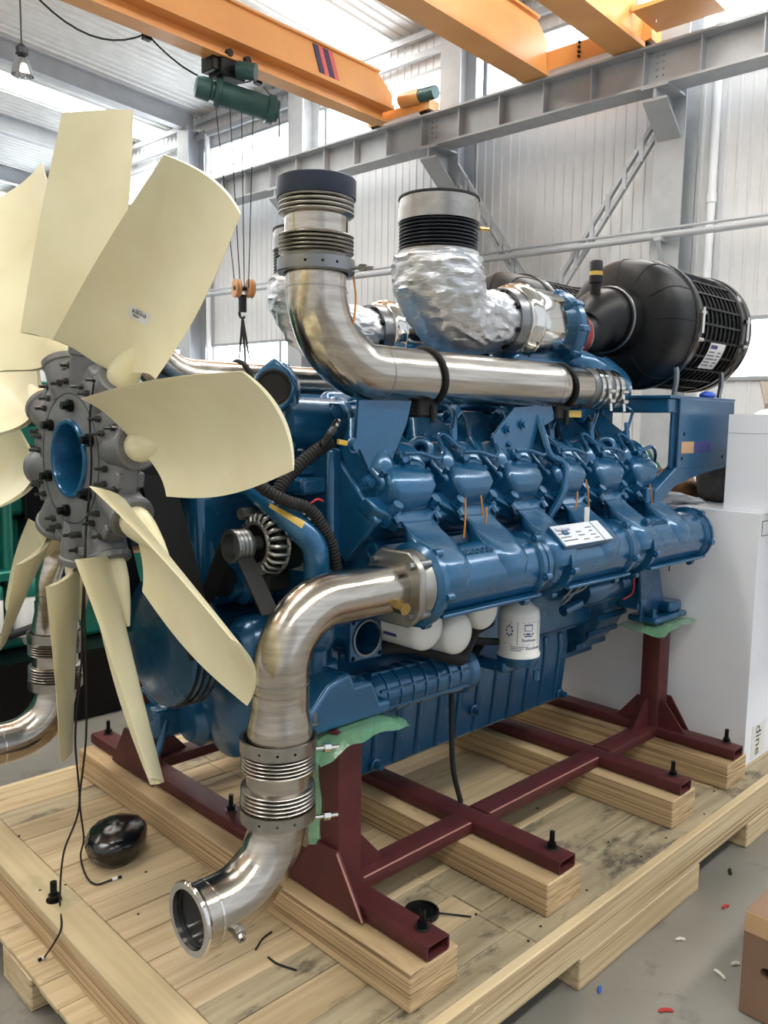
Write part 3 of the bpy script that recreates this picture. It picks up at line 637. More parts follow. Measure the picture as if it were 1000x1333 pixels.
# cylinder heads
S = math.sqrt(.5); HX = [.275+.2535*i for i in range(6)]
def HM(x, side=1): return axes((x, .395, 1.085), (1, 0, 0), (0, S, S), (0, -S, S))
def local(M, side):
    return (lambda p: M @ p) if side == 1 else (lambda p: mir(M @ p))
def rrect(cx, cy, cz, wx, wy, r, ydir, n=5):
    """rounded rectangle ring in plane spanned by X and ydir"""
    out = []; X = Vector((1, 0, 0)); c = V3((cx, cy, cz)); Yd = V3(ydir).normalized()
    for sx, sy, a0 in ((1, 1, 0), (-1, 1, 90), (-1, -1, 180), (1, -1, 270)):
        for k in range(n):
            a = math.radians(a0+90*k/(n-1)); out.append(c+X*(sx*(wx/2-r)+r*math.cos(a))+Yd*(sy*(wy/2-r)+r*math.sin(a)))
    return out
for side in (1, -1):
    for i, x in enumerate(HX):
        M = HM(x); tf = local(M, side)
        hd = part(MB().box(-.118, .118, -.10, .27, -.22, -.035), 'cylinder_head', 'blue', tf=tf, bevel=.008)
        poly = [(-.092, -.03), (-.112, .08), (-.108, .14), (-.102, .158), (-.064, .215), (-.052, .262), (.052, .262), (.064, .215), (.102, .158), (.108, .14), (.112, .08), (.092, -.03)]
        cv = part(MB().prism(poly, -.04, .034), 'rocker_cover', 'blue', hd, tf=tf, bevel=.010, seg=3)
        if side == -1: continue
        for sx in (-1, 1):
            part(MB().ell((sx*.060, .052, .020), .042, .072, .046, 20, 12), 'cover_lobe', 'blue', hd, tf=tf)
        # cover nose: rounded swelling that narrows to the neck
        sec = []
        for a, w_, n0, n1 in ((.036, .06, -.02, .012), (.030, .10, -.03, .046), (.016, .155, -.035, .056), (-.03, .178, -.035, .058), (-.056, .168, -.035, .052), (-.076, .13, -.035, .032), (-.090, .105, -.035, .008)):
            ring = []
            for sx, sy, a0 in ((1, 1, 0), (-1, 1, 90), (-1, -1, 180), (1, -1, 270)):
                hn = (n1-n0)/2; r_ = min(.02, hn*.7)
                for k in range(5):
                    q = math.radians(a0+22.5*k); ring.append(V3((sx*(w_/2-r_)+r_*math.cos(q), a, (n0+n1)/2+sy*(hn-r_)+r_*math.sin(q))))
            sec.append(ring)
        part(MB().loops(sec), 'cover_nose', 'blue', hd, tf=tf, smooth=60)
        part(MB().prism([(-.135, -.03), (-.12, -.075), (-.055, -.128), (.055, -.128), (.12, -.098), (.12, -.06), (.06, -.06), (-.08, -.03)], -.06, -.012), 'head_flange', 'blue', hd, tf=tf, bevel=.006)
        bl_ = MB()
        for bx, ba, r_ in ((-.072, -.088, .0155), (.085, -.078, .0155)):
            part(MB().cyl((bx, ba, -.014), (bx, ba, -.002), r_*1.25, seg=20).cyl((bx, ba, -.003), (bx, ba, .020), r_*1.05, r_*.95, seg=20), 'head_bolt', 'blue', hd, tf=tf)
        part(MB().cyl((.128, .012, -.06), (.128, .012, -.01), .020, seg=20).cyl((.128, .012, -.01), (.128, .012, .014), .016, seg=6), 'stud_nut', 'blue', hd, tf=tf)
        part(MB().box(.105, .15, -.03, .04, -.07, -.045), 'clamp_bar', 'blue', hd, tf=tf, bevel=.006)
        for bx, ba in ((-.088, .0), (.085, .0)):
            part(MB().cyl((bx, ba, .01), (bx, ba, .052), .008, seg=6), 'cover_screw', 'blue', hd, tf=tf)
        # injector connection block
        part(MB().box(-.018, .018, .035, .10, .03, .062), 'injector_block', 'blue', hd, tf=lambda p, tf=tf: tf(Matrix.Rotation(-.35, 3, 'Z') @ p), bevel=.004)
        part(MB().cyl((.0, .03, .045), (-.012, .018, .075), .009, seg=8).cyl((.006, .085, .05), (.014, .13, .075), .011, seg=8), 'injector_union', 'blue', hd, tf=tf)
        text('Baudouin', .032, 'blue', M @ Matrix.Translation((0, .142, .0343)), hd, 'raised_lettering', .0012)
        # intake arm: duct sweeping from head to manifold
        secs = []
        for (yy, zz, wx, wy, ang) in ((.352, 1.018, .115, .085, 45), (.330, .998, .115, .085, 46), (.300, .975, .122, .092, 52), (.268, .948, .135, .110, 64), (.247, .912, .145, .135, 78), (.240, .875, .15, .155, 90), (.242, .83, .15, .152, 90)):
            a = math.radians(ang-90+0)
            yd = (0, math.cos(math.radians(90-ang)), math.sin(math.radians(90-ang))) if ang < 90 else (0, 1, 0)
            secs.append(rrect(x, yy, zz, wx, wy, min(wx, wy)*.32, yd))
        part(MB().loops(secs), 'intake_arm', 'blue', smooth=60)
        part(MB().loops([rrect(x, yy, zz, .175, .10, .02, (0, S, S)) for yy, zz in ((.350, 1.016), (.342, 1.008))]), 'arm_flange', 'blue', bevel=.002)
        part(MB().loops([rrect(x, yy, zz, .165, .095, .02, (0, S, S)) for yy, zz in ((.361, 1.027), (.355, 1.021))]), 'arm_gasket', 'blue')
        for sx in (-.078, .078):
            part(MB().cyl((x+sx, .282, 1.046), (x+sx, .262, 1.022), .008, seg=6) if False else MB().cyl((x+sx, .322, 1.004), (x+sx, .308, .988), .009, seg=6), 'arm_bolt', 'blue')
# manifold segments
for side in (1, -1):
    tf = (lambda p: p) if side == 1 else mir
    for j, (a, b) in enumerate(((.215, .665), (.79, 1.18), (1.30, 1.745))):
        mf = part(MB().lathe((a, .26, .83), (1, 0, 0), [(0, .103), (.018, .103), (.022, .092), (b-a-.022, .092), (b-a-.018, .103), (b-a, .103)], 40), 'intake_manifold', 'blue', tf=tf)
        if side == -1: continue
        part(MB().box(a+.01, b-.01, .170, .225, .750, .760), 'manifold_lip', 'blue', mf, bevel=.003)
        for xx in (a+.009, b-.009):
            for ang in (35, 100, 165, 235, 300):
                q = math.radians(ang); p = Vector((xx, .26-.108*math.sin(q), .83+.108*math.cos(q)))
                part(MB().cyl(p+Vector((-.012, 0, 0)), p+Vector((.012, 0, 0)), .012, seg=10), 'flange_boss', 'blue', mf)
                part(MB().cyl(p+Vector((-.02, 0, 0)), p+Vector((.02, 0, 0)), .006, seg=6), 'flange_bolt', 'blue', mf)
        if j != 1:
            zt = .83+.0925*math.sin(math.radians(38)); yt = .26-.0925*math.cos(math.radians(38))
            Mt = axes((.405 if j == 0 else 1.42, .26-.094*math.sin(math.radians(35)), .83+.094*math.cos(math.radians(35))), (1, 0, 0), (0, math.cos(math.radians(35)), math.sin(math.radians(35))), (0, -math.sin(math.radians(35)), math.cos(math.radians(35))))
            text('BAUDOUIN', .026, 'blue', Mt, mf, 'raised_lettering', .0025)
    for a, b in ((.66, .795), (1.175, 1.305)):
        part(MB().lathe((a, .26, .83), (1, 0, 0), [(0, .080), (.03, .080), (.034, .088), (.055, .088), (.059, .083), (.07, .083), (.074, .088), (b-a-.03, .088), (b-a-.026, .080), (b-a, .080)], 36), 'manifold_coupling', 'blue', tf=tf)
        part(MB().lathe((a+.060, .26, .83), (1, 0, 0), [(0, .0835), (.009, .0835)], 36), 'coupling_seal', 'rubber', tf=tf)
    part(MB().lathe((1.744, .26, .83), (1, 0, 0), [(0, .108), (.012, .108), (.014, .09), (.02, .085)], 36), 'end_cap', 'blue', tf=tf)
    part(MB().lathe((.192, .26, .83), (1, 0, 0), [(0, .098), (.012, .112), (.024, .112)], 36), 'end_flange', 'blue', tf=tf)
# name plate on the middle segment
th_ = math.radians(40); nn = (0, -math.sin(th_), math.cos(th_)); ya = (0, math.cos(th_), math.sin(th_))
Mp = axes((.885, .26-.112*math.sin(th_), .83+.112*math.cos(th_)), (1, 0, 0), ya, nn)
npb = part(MB().box(-.135, .135, -.042, .042, -.022, .0, Mp), 'plate_base', 'blue', bevel=.003)
part(MB().box(-.133, .083, -.04, .04, .0, .0025, Mp), 'name_plate', 'plate_alu', npb)
part(MB().box(.089, .133, -.04, .04, .0, .0025, Mp), 'name_plate', 'plate_alu', npb)
text('Baudouin', .02, 'print_blue', Mp @ Matrix.Translation((-.085, .022, .0028)), npb, 'plate_lettering', .0002)
for v, a, b in ((.006, -.125, -.06), (.006, -.03, .0), (-.008, -.125, -.07), (-.022, -.125, -.05), (.018, .035, .07), (.004, .04, .06), (-.012, .035, .065), (-.026, .04, .07), (-.008, -.03, .005), (-.026, -.02, .01)):
    part(MB().box(a, b, v-.002, v+.002, .0025, .003, Mp), 'plate_line', 'print_grey', npb)

# fuel lines
def line(pts, r=.007, m='blue', name='fuel_line', parent=None, n=6, seg=8): return part(MB().tube(smooth_path(pts, n), r, seg), name, m, parent)
def hp(x, a, n): return HM(x) @ V3((x*0, a, n))
for i in range(5):
    x, x2 = HX[i], HX[i+1]
    line([HM(x) @ V3((.005, .045, .07)), HM(x) @ V3((.05, .03, .085)), HM(x) @ V3((.11, .015, .08)), HM(x) @ V3((.165, .045, .07)), HM(x2) @ V3((-.062, .105, .07)), HM(x2) @ V3((-.035, .11, .075)), HM(x2) @ V3((-.012, .06, .075))], .0065)
line([HM(HX[5]) @ V3((.01, .03, .07)), HM(HX[5]) @ V3((.07, .03, .09)), HM(HX[5]) @ V3((.13, .02, .06)), HM(HX[5]) @ V3((.15, .0, .02))], .0065)
for i in range(6):
    M = HM(HX[i])
    b = [M @ V3((.014, .12, .07)), M @ V3((.03, .165, .10)), M @ V3((.05, .21, .09)), M @ V3((.05, .27, .05)), M @ V3((.04, .33, -.02))]
    if i >= 3: b = [M @ V3((.014, .12, .07)), M @ V3((.05, .165, .11)), M @ V3((.075, .20, .12)), M @ V3((.02, .27, .10)), M @ V3((-.06, .33, .06)), M @ V3((-.12, .36, .0))]
    line(b, .006, 'blue', 'injection_pipe')
    part(MB().cyl(M @ V3((.012, .10, .06)), M @ V3((.030, .155, .09)), .011, seg=6), 'pipe_sleeve', 'blue')
for x, i in ((HX[0]+.13, 0), (HX[4]+.13, 4)):
    c = HM(x) @ V3((0, .09, .03)); le = part(MB().torus(c, (-.75, -.6, .35), .030, .014, 24, 12), 'lifting_eye', 'blue')
    part(MB().box(-.02, .02, -.05, .03, -.09, -.02, HM(x)), 'lifting_eye_base', 'blue', le, bevel=.006)
line([PY(700, 540, .40), PY(715, 590, .36), PY(735, 605, .33), PY(733, 640, .31), PY(712, 680, .33), PY(708, 700, .36)], .013, 'blue', 'oil_line')
# pipe support plates
def plateY(px, y, m, name, th=.012):
    P = [PY(a, b, y) for a, b in px]; return part(MB().prism([(p.x, p.z) for p in P], -th/2, th/2, axes((0, y, 0), (1, 0, 0), (0, 0, 1), (0, -1, 0))), name, m, bevel=.002)
plateY([(466, 520), (535, 520), (528, 552), (499, 624), (488, 632), (462, 575)], .40, 'blue', 'pipe_bracket')
plateY([(640, 570), (668, 530), (716, 526), (722, 545), (698, 560), (690, 590), (672, 622), (655, 618), (648, 600)], .40, 'blue', 'pipe_bracket')
for a, b in ((660, 558), (680, 552)): part(MB().lathe(PY(a, b, .394), (0, -1, 0), [(0, .018), (.006, .018), (.006, .012), (.016, .011)], 12), 'bracket_bolt', 'blue')
for a, b in ((478, 628), (500, 612), (458, 580)): part(MB().lathe(PY(a, b, .40), (0, -1, 0), [(0, .02), (.008, .02), (.008, .014), (.02, .013)], 12), 'bracket_bolt', 'blue')
# front of the first head: dark ported face
for y_, z_, r_ in ((.40, .90, .016), (.44, .97, .018), (.35, .99, .013), (.41, 1.05, .02), (.47, 1.06, .014)):
    part(MB().lathe((.187, y_, z_), (-1, 0, 0), [(0, r_*1.5), (.006, r_*1.5), (.006, r_), (.0, r_*.9)], 16, caps=(True, False)), 'core_plug', 'blue')
# cylinder bank walls below the heads
for side in (1, -1):
    tf = (lambda p: p) if side == 1 else mir
    part(MB().prism([(.62, .93), (.40, .93), (.38, .86), (.47, .70), (.53, .62), (.72, .62), (.9, .95), (.72, 1.16)], .19, 1.68, axes((0, 0, 0), (0, 1, 0), (0, 0, 1), (1, 0, 0))), 'cylinder_bank', 'blue', tf=tf, bevel=.015)
    part(MB().box(.185, 1.71, -.09, .20, -.34, -.2, HM(0)), 'bank_deck', 'blue', tf=tf, bevel=.01)
    part(MB().box(.25, 1.66, .27, .40, -.16, -.02, HM(0)), 'exhaust_manifold', 'blue', tf=tf, bevel=.03, seg=3)
for i, x in enumerate(HX[:-1]):
    part(MB().box(x+.05, x+.20, .30, .36, -.02, .03, HM(0)), 'manifold_cover', 'blue', bevel=.012)
    for da in (.27, .30):
        part(MB().cyl(HM(x) @ V3((.1+(da-.27)*2, da-.03, -.04)), HM(x) @ V3((.1+(da-.27)*2, da-.03, .012)), .011, seg=8), 'manifold_stud', 'blue')
part(MB().box(1.11, 1.19, .40, .42, 1.275, 1.30), 'data_tag', 'yellow', bevel=.002)
# thermostat housing and water pipe at the front
tb = part(MB().prism([(-.075, -.14), (.02, -.14), (.035, -.06), (.04, .03), (.035, .10), (.0, .15), (-.05, .12), (-.075, .05)], -.04, .04, axes((.045, .60, 1.26), (S, -S, 0), (0, 0, 1), (-S, -S, 0))), 'thermostat_housing', 'blue', bevel=.012)
part(MB().prism([(0, .078), (.042, .042), (.06, 0), (.042, -.042), (0, -.078), (-.042, -.042), (-.06, 0), (-.042, .042)], .04, .062, axes((.018, .603, 1.337), (S, -S, 0), (0, 0, 1), (-S, -S, 0))), 'port_flange', 'blue', tb, bevel=.008)
part(MB().lathe((.018-.062*S, .603-.062*S, 1.337), (-S, -S, 0), [(0, .047), (.004, .047), (.006, .042), (.004, .038), (.001, .036)], 28), 'port_gasket', 'rubber', tb)
text('T-SD', .028, 'blue', axes((.045-.0402*S-.015, .60-.0402*S+.015, 1.22), (S, -S, 0), (0, 0, 1), (-S, -S, 0)), tb, 'raised_lettering', .0012)
part(MB().lathe((.08, .60, 1.245), (1, 0, -.02), [(-.06, .07), (.02, .072), (.13, .072), (.135, .078), (.15, .078), (.155, .058), (.23, .058), (.235, .064), (.25, .064), (.255, .055), (.36, .055), (.365, .062), (.40, .062)], 32), 'water_outlet', 'blue')
part(MB().lathe(PY(434, 537, .55), (-.4, -.9, .1), [(-.03, .028), (.012, .028), (.014, .02), (.032, .018)], 6), 'outlet_plug', 'blue')
part(MB().box(-.02, .2, .57, .72, 1.10, 1.13), 'housing_foot', 'blue', bevel=.006)
cpth = smooth_path([(-.04, .78, 1.10), (-.05, .66, 1.085), (-.05, .53, 1.035), (-.035, .45, .985), (.0, .42, .93), (.008, .42, .85), (.01, .425, .74), (.012, .43, .62), (.012, .43, .47)], 6)
wp_ = part(MB().tube(cpth, .034, 18), 'water_pipe', 'blue')
part(MB().lathe((.012, .43, .50), (0, 0, 1), [(0, .037), (.055, .037)], 20), 'pipe_sleeve', 'blue', wp_); part(MB().lathe((.011, .428, .66), (0, 0, 1), [(0, .04), (.03, .055), (.06, .055), (.09, .04)], 20), 'pipe_sleeve', 'blue', wp_)
quad_on(wp_, [(352, 655), (398, 679), (393, 688), (350, 660)], 'warning_label', 'yellow', wp_)
# harness hoses (corrugated)
def corr(pts, r, name, parent=None, m='rubber', pitch=.008):
    P = smooth_path(pts, 14); L_ = 0; path = []; rr = []
    out = [P[0]]
    for a, b in zip(P, P[1:]):
        n = max(1, int((b-a).length/(pitch/2)))
        for k in range(1, n+1): out.append(a.lerp(b, k/n))
    return part(MB().tube(out, [r*(1.0 if k % 2 else .86) for k in range(len(out))], 10), name, m, parent)
corr([PY(432, 574, .44), PY(405, 592, .46), PY(380, 615, .47), PY(362, 640, .47), PY(366, 655, .46)], .019, 'wiring_conduit')
corr([PY(325, 618, .50), PY(345, 637, .46), PY(372, 652, .44), PY(402, 662, .42), PY(420, 685, .41), PY(432, 710, .41), PY(438, 740, .42)], .017, 'wiring_conduit')
part(MB().tube(smooth_path([PY(418, 582, .42), PY(432, 562, .40), PY(440, 548, .41)], 5), [.006]+[.011]*8+[.009]*2, 8), 'wrapped_connector', 'black_gloss')
part(MB().box(-.028, .028, -.007, .007, -.005, .005, axes(PY(450, 577, .40), (.95, 0, -.15), (.15, 0, .95), (0, -1, 0))), 'yellow_tie', 'yellow', bevel=.002)
part(MB().tube(smooth_path([PY(405, 655, .41), PY(413, 650, .40), PY(420, 652, .41)], 4), .003, 6), 'red_wire', 'red_wire')
for (a, b), (c, d) in (((606, 648), (604, 700)), ((633, 660), (632, 682)), ((626, 645), (628, 672)), ((752, 640), (749, 664)), ((763, 624), (767, 660)), ((846, 630), (849, 655))):
    part(MB().tube([PY(a, b, .26), PY((a+c)/2+1, (b+d)/2, .255), PY(c, d, .26)], .0028, 6), 'tie_tag', 'orange_tag')
part(MB().box(-.014, .014, -.001, .001, -.03, .03, axes(PY(764, 672, .24), (1, 0, 0), (0, 1, 0), (0, 0, 1))), 'paper_tag', 'label_white')
# near side fittings under the manifold
pf_ = part(MB().box(-.062, .062, -.062, .062, -.012, .012, axes((.183, .425, .66), (1, 0, -.03), (0, 0, 1), (0, -1, 0))), 'port_plate', 'blue', bevel=.006)
drill(pf_, [((.183, .45, .66), (.183, .40, .66), .046)]+[((.183+sx*.05, .45, .66+sz*.05), (.183+sx*.05, .40, .66+sz*.05), .007) for sx in (-1, 1) for sz in (-1, 1)])
part(MB().lathe((.183, .4125, .66), (0, -1, 0), [(0, .052), (.004, .052), (.004, .046), (0, .046)], 36, wrap=True), 'port_ring', 'steel_grey', pf_)
part(MB().lathe((.183, .430, .66), (0, 1, 0), [(0, .0455), (0, .062), (.12, .062), (.12, .001), (.115, .001), (.115, .0455)], 36, caps=(False, False), wrap=True), 'port_neck', 'blue')
oc = part(MB().lathe((.19, .44, .487), (1, 0, -.03), [(0, .04), (.02, .058), (.05, .062), (.40, .062), (.41, .072), (.44, .072), (.445, .055)], 32), 'oil_cooler', 'blue')
for k in range(7): part(MB().lathe((.235+.052*k, .44, .485), (1, 0, -.03), [(0, .066), (.007, .066)], 32), 'cooler_rib', 'blue', oc)
for a in (-30, 20, 75):
    q = math.radians(a); part(MB().bar((.21, .44-.062*math.cos(q), .487+.062*math.sin(q)), (.61, .44-.062*math.cos(q), .475+.062*math.sin(q)), .008, .008), 'cooler_spine', 'blue', oc)
part(MB().box(.20, .60, .46, .56, .43, .53), 'cooler_mount', 'blue', bevel=.02)
mt = part(MB().prism([(-.13, 0), (.17, 0), (.17, .035), (.13, .035), (.10, .10), (.04, .10), (.02, .14), (-.05, .12), (-.13, .04)], -.06, .06, axes((.02, .38, .474), (1, 0, 0), (0, 0, 1), (0, -1, 0))), 'engine_mount', 'blue', bevel=.010, seg=3)
part(MB().box(-.02, .10, .42, .56, .50, .62), 'mount_arm', 'blue', mt, bevel=.02)
part(MB().lathe((-.075, .335, .505), (0, 0, 1), [(0, .024), (.006, .024), (.006, .018), (.03, .018)], 6), 'mount_bolt', 'steel_grey', mt)
part(MB().lathe((.07, .35, .573), (0, 0, 1), [(0, .035), (.01, .035), (.012, .024), (.004, .02)], 20), 'mount_boss', 'blue', mt)
part(MB().tube(smooth_path([(.62, .44, .47), (.72, .47, .50), (.80, .50, .52)], 5), .014, 10), 'cooler_pipe', 'rubber', oc)
line([(.22, .46, .61), (.36, .42, .60), (.44, .36, .575), (.50, .34, .555), (.56, .37, .575), (.66, .42, .60), (.78, .46, .60)], .02, 'rubber', 'coolant_hose', seg=12)
line([(.24, .47, .64), (.34, .42, .635), (.42, .37, .60), (.48, .36, .575)], .016, 'blue', 'oil_pipe', seg=12)
line([PY(588, 895, .44), PY(588, 940, .43), PY(590, 1000, .42), PY(600, 1044, .40)], .0085, 'rubber', 'drain_hose', seg=10)
part(MB().lathe(PY(587, 893, .44), (0, 0, -1), [(-.02, .01), (0, .012), (.012, .012), (.014, .009)], 8), 'hose_union', 'brass')
# filter heads behind the cans
fh = part(MB().box(.235, .62, .50, .56, .60, .75), 'filter_head', 'blue', bevel=.02)
part(MB().lathe((.81, .36, .466), (0, 0, 1), [(0, .03), (.01, .06), (.035, .07), (.045, .07)], 28), 'separator_bowl', 'blue')
part(MB().box(.74, .9, .36, .53, .45, .49), 'separator_bracket', 'blue', bevel=.01)
part(MB().lathe((.86, .32, .45), (0, 0, -1), [(0, .012), (.03, .012), (.035, .007)], 8), 'drain_tap', 'blue')
line([(.75, .40, .55), (.68, .42, .56), (.62, .45, .57)], .012, 'rubber', 'fuel_hose'); line([(.88, .42, .62), (1.0, .44, .70), (1.15, .46, .745), (1.3, .47, .76)], .018, 'rubber', 'harness')
part(MB().box(.62, .95, .50, .54, .66, .70), 'mounting_rail', 'blue', bevel=.008)
# rear: flywheel housing, mount, starter
part(MB().lathe((1.50, .879, .66), (1, 0, 0), [(0, .36), (.04, .43), (.20, .43), (.22, .40), (.25, .40)], 56), 'flywheel_housing', 'blue')
part(MB().lathe((1.74, .879, .66), (1, 0, 0), [(0, .34), (.03, .34), (.035, .1), (.06, .1)], 48), 'flywheel', 'dark_iron')
for a in range(12, 90, 11):
    q = math.radians(a); part(MB().bar((1.49, .879-.43*math.cos(q), .66-.43*math.sin(q)), (1.71, .879-.43*math.cos(q), .66-.43*math.sin(q)), .016, .02), 'housing_rib', 'blue')
rm = part(MB().prism([(-.12, 0), (.14, 0), (.16, .03), (.08, .05), (.05, .10), (-.02, .30), (-.10, .34), (-.16, .30), (-.14, .18), (-.12, .06)], -.008, .008, axes((1.74, .37, .474), (1, 0, 0), (0, 0, 1), (0, -1, 0))), 'rear_mount', 'blue', bevel=.004)
part(MB().box(1.63, 1.89, .30, .43, .474, .50), 'mount_foot', 'blue', rm, bevel=.01)
part(MB().box(1.76, 1.86, .31, .40, .50, .545), 'mount_pad', 'blue', rm, bevel=.012)
part(MB().lathe((1.67, .34, .50), (0, 0, 1), [(0, .022), (.006, .022), (.006, .015), (.03, .015)], 6), 'mount_bolt', 'blue', rm)
part(MB().prism([(-.13, .05), (-.10, .05), (.0, .27), (-.02, .30), (-.08, .30)], -.05, .05, axes((1.74, .42, .474), (1, 0, 0), (0, 0, 1), (0, -1, 0))), 'mount_gusset', 'blue', rm, bevel=.01)
sm_ = part(MB().lathe((1.30, .45, .63), (1, 0, 0), [(0, .05), (.02, .062), (.22, .062), (.24, .05), (.30, .05)], 24), 'starter_motor', 'blue')
part(MB().lathe((1.40, .41, .70), (1, 0, 0), [(0, .03), (.14, .03)], 18), 'starter_solenoid', 'dark_iron', sm_)
part(MB().lathe((1.53, .43, .64), (1, 0, 0), [(0, .03), (.02, .04), (.10, .04), (.12, .028)], 20), 'sensor_body', 'blue', sm_)
line([(1.52, .38, .69), (1.56, .37, .66), (1.57, .38, .60), (1.52, .39, .58)], .004, 'red_wire', 'red_wire', sm_)
for q in ((.0, .0), (.02, .03), (.03, -.02)):
    line([(1.18, .44, .60+q[0]), (1.26, .40, .68+q[1]), (1.36, .40, .71+q[0]), (1.46, .40, .68+q[1])], .005, 'steel_grey', 'starter_wire', sm_)
part(MB().cyl((1.17, .43, .58), (1.26, .42, .60), .02, seg=12), 'wire_plug', 'blue', sm_)
# front: pulleys, belts, pump
part(MB().lathe((-.20, .879, .62), (1, 0, 0), [(0, .05), (.0, .12), (.01, .185), (.03, .19), (.034, .175), (.05, .19), (.09, .19), (.10, .15), (.13, .15), (.14, .10), (.32, .10)], 48), 'crank_damper', 'blue')
for k in range(4): part(MB().torus((-.175+.022*k, .879, .62), (1, 0, 0), .19, .004, 48, 6), 'belt_groove', 'bolt_black')
part(MB().lathe((-.35, .86, 1.146), (1, 0, 0), [(0, .09), (.01, .17), (.10, .17), (.12, .11), (.47, .11)], 40), 'fan_drive_pulley', 'dark_iron')
bt = MB()
for yy, y2 in ((.69, .70), (1.03, 1.06)): bt.bar((-.295, yy, 1.146), (-.17, y2, .62), .07, .008, up=(0, 1, 0))
part(MB().bar((-.30, .70, 1.146), (-.16, .69, .62), .09, .01, up=(0, 1, 0)), 'fan_belt', 'rubber'); part(MB().bar((-.30, 1.03, 1.146), (-.16, 1.07, .62), .09, .01, up=(0, 1, 0)), 'fan_belt', 'rubber')
part(MB().box(-.14, .13, .76, 1.0, .72, 1.06), 'fan_drive_support', 'blue', bevel=.03)
part(MB().lathe((-.06, .66, .62), (1, 0, 0), [(-.03, .06), (0, .088), (.05, .095), (.19, .095)], 32), 'gear_cover_boss', 'blue')
part(MB().lathe((.0, .86, .38), (1, 0, 0), [(0, .09), (.02, .15), (.13, .17)], 36), 'pump_housing', 'blue')
part(MB().lathe((-.02, 1.02, .30), (1, 0, 0), [(0, .06), (.03, .085), (.14, .085)], 28), 'oil_pump', 'blue')
ph_ = part(MB().box(-.10, .0, 1.07, 1.17, .24, .34), 'hand_pump', 'blue', bevel=.015)
part(MB().tube(fillet([(-.05, 1.12, .30), (-.09, 1.19, .42), (-.09, 1.19, .30), (-.10, 1.12, .18), (-.10, 1.06, .20), (-.06, 1.08, .30)], .03, 5), .012, 10), 'pump_pipe', 'blue', ph_)
part(MB().lathe((.06, .72, .78), (-1, 0, 0), [(0, .05), (.08, .05), (.09, .03), (.12, .03)], 20), 'idler_bracket', 'blue')
part(MB().lathe((-.08, .74, .80), (1, 0, 0), [(0, .02), (.0, .045), (.03, .045), (.03, .02)], 24), 'idler_pulley', 'dark_iron')
part(MB().bar((-.09, .78, .93), (-.06, .74, .79), .03, .02), 'idler_arm', 'blue')
for y_, z_ in ((.80, 1.03), (.66, 1.05), (.56, .82), (.7, .9), (.9, .5), (1.1, .7), (1.15, .95)):
    part(MB().lathe((.12, y_, z_), (-1, 0, 0), [(0, .018), (.02, .018), (.022, .012), (.035, .012)], 8), 'cover_bolt', 'blue')
part(MB().box(.04, .13, .52, .80, 1.05, 1.10), 'front_bracket', 'blue', bevel=.012)

# ================================================================ ALTERNATOR
AX, AY, AZ = -.04, .555, .93
al = thing('alternator', 'silver finned alternator with ribbed pulley at engine front', 'alternator', (AX, AY, AZ))
MB().lathe((AX-.03, AY, AZ), (1, 0, 0), [(0, .06), (.01, .078), (.10, .078), (.11, .06)], 28).build('stator', 'dark_iron', al)
for e0, s_ in ((AX-.045, 1), (AX+.06, 1)):
    MB().torus((e0, AY, AZ), (1, 0, 0), .055, .006, 28, 8).build('housing_ring', 'alu_bright', al)
    MB().torus((e0+.045, AY, AZ), (1, 0, 0), .083, .006, 36, 8).build('housing_ring', 'alu_bright', al)
    for k in range(22):
        a = 2*PI*k/22; c, s = math.cos(a), math.sin(a)
        MB().tube(smooth_path([(e0, AY+.055*c, AZ+.055*s), (e0+.008, AY+.075*c, AZ+.075*s), (e0+.045, AY+.084*c, AZ+.084*s)], 3), .0056, 6).build('cooling_rib', 'alu_bright', al)
MB().lathe((AX-.125, AY, AZ), (1, 0, 0), [(.03, .001), (.03, .034), (0, .034), (0, .044), (.006, .045), (.010, .041), (.016, .044), (.022, .040), (.028, .044), (.034, .040), (.040, .044), (.05, .042), (.05, .02), (.09, .02)], 36).build('pulley', 'steel_grey', al)
MB().bar((AX-.10, AY-.030, AZ-.03), PX(352, 800, AX-.10), .05, .006, up=(0, 1, .2)).build('belt', 'rubber', al)
MB().bar((AX-.10, AY+.045, AZ+.01), (-.12, .80, .66), .05, .006, up=(0, 1, .2)).build('belt', 'rubber', al)
MB().box(AX-.03, AX+.05, AY-.03, AY+.06, AZ-.13, AZ-.075).build('mounting_lug', 'dark_iron', al, bevel=.01)
MB().cyl((AX-.06, AY+.05, AZ+.075), (AX+.03, AY+.05, AZ+.075), .016, seg=12).build('hinge_lug', 'alu_bright', al)

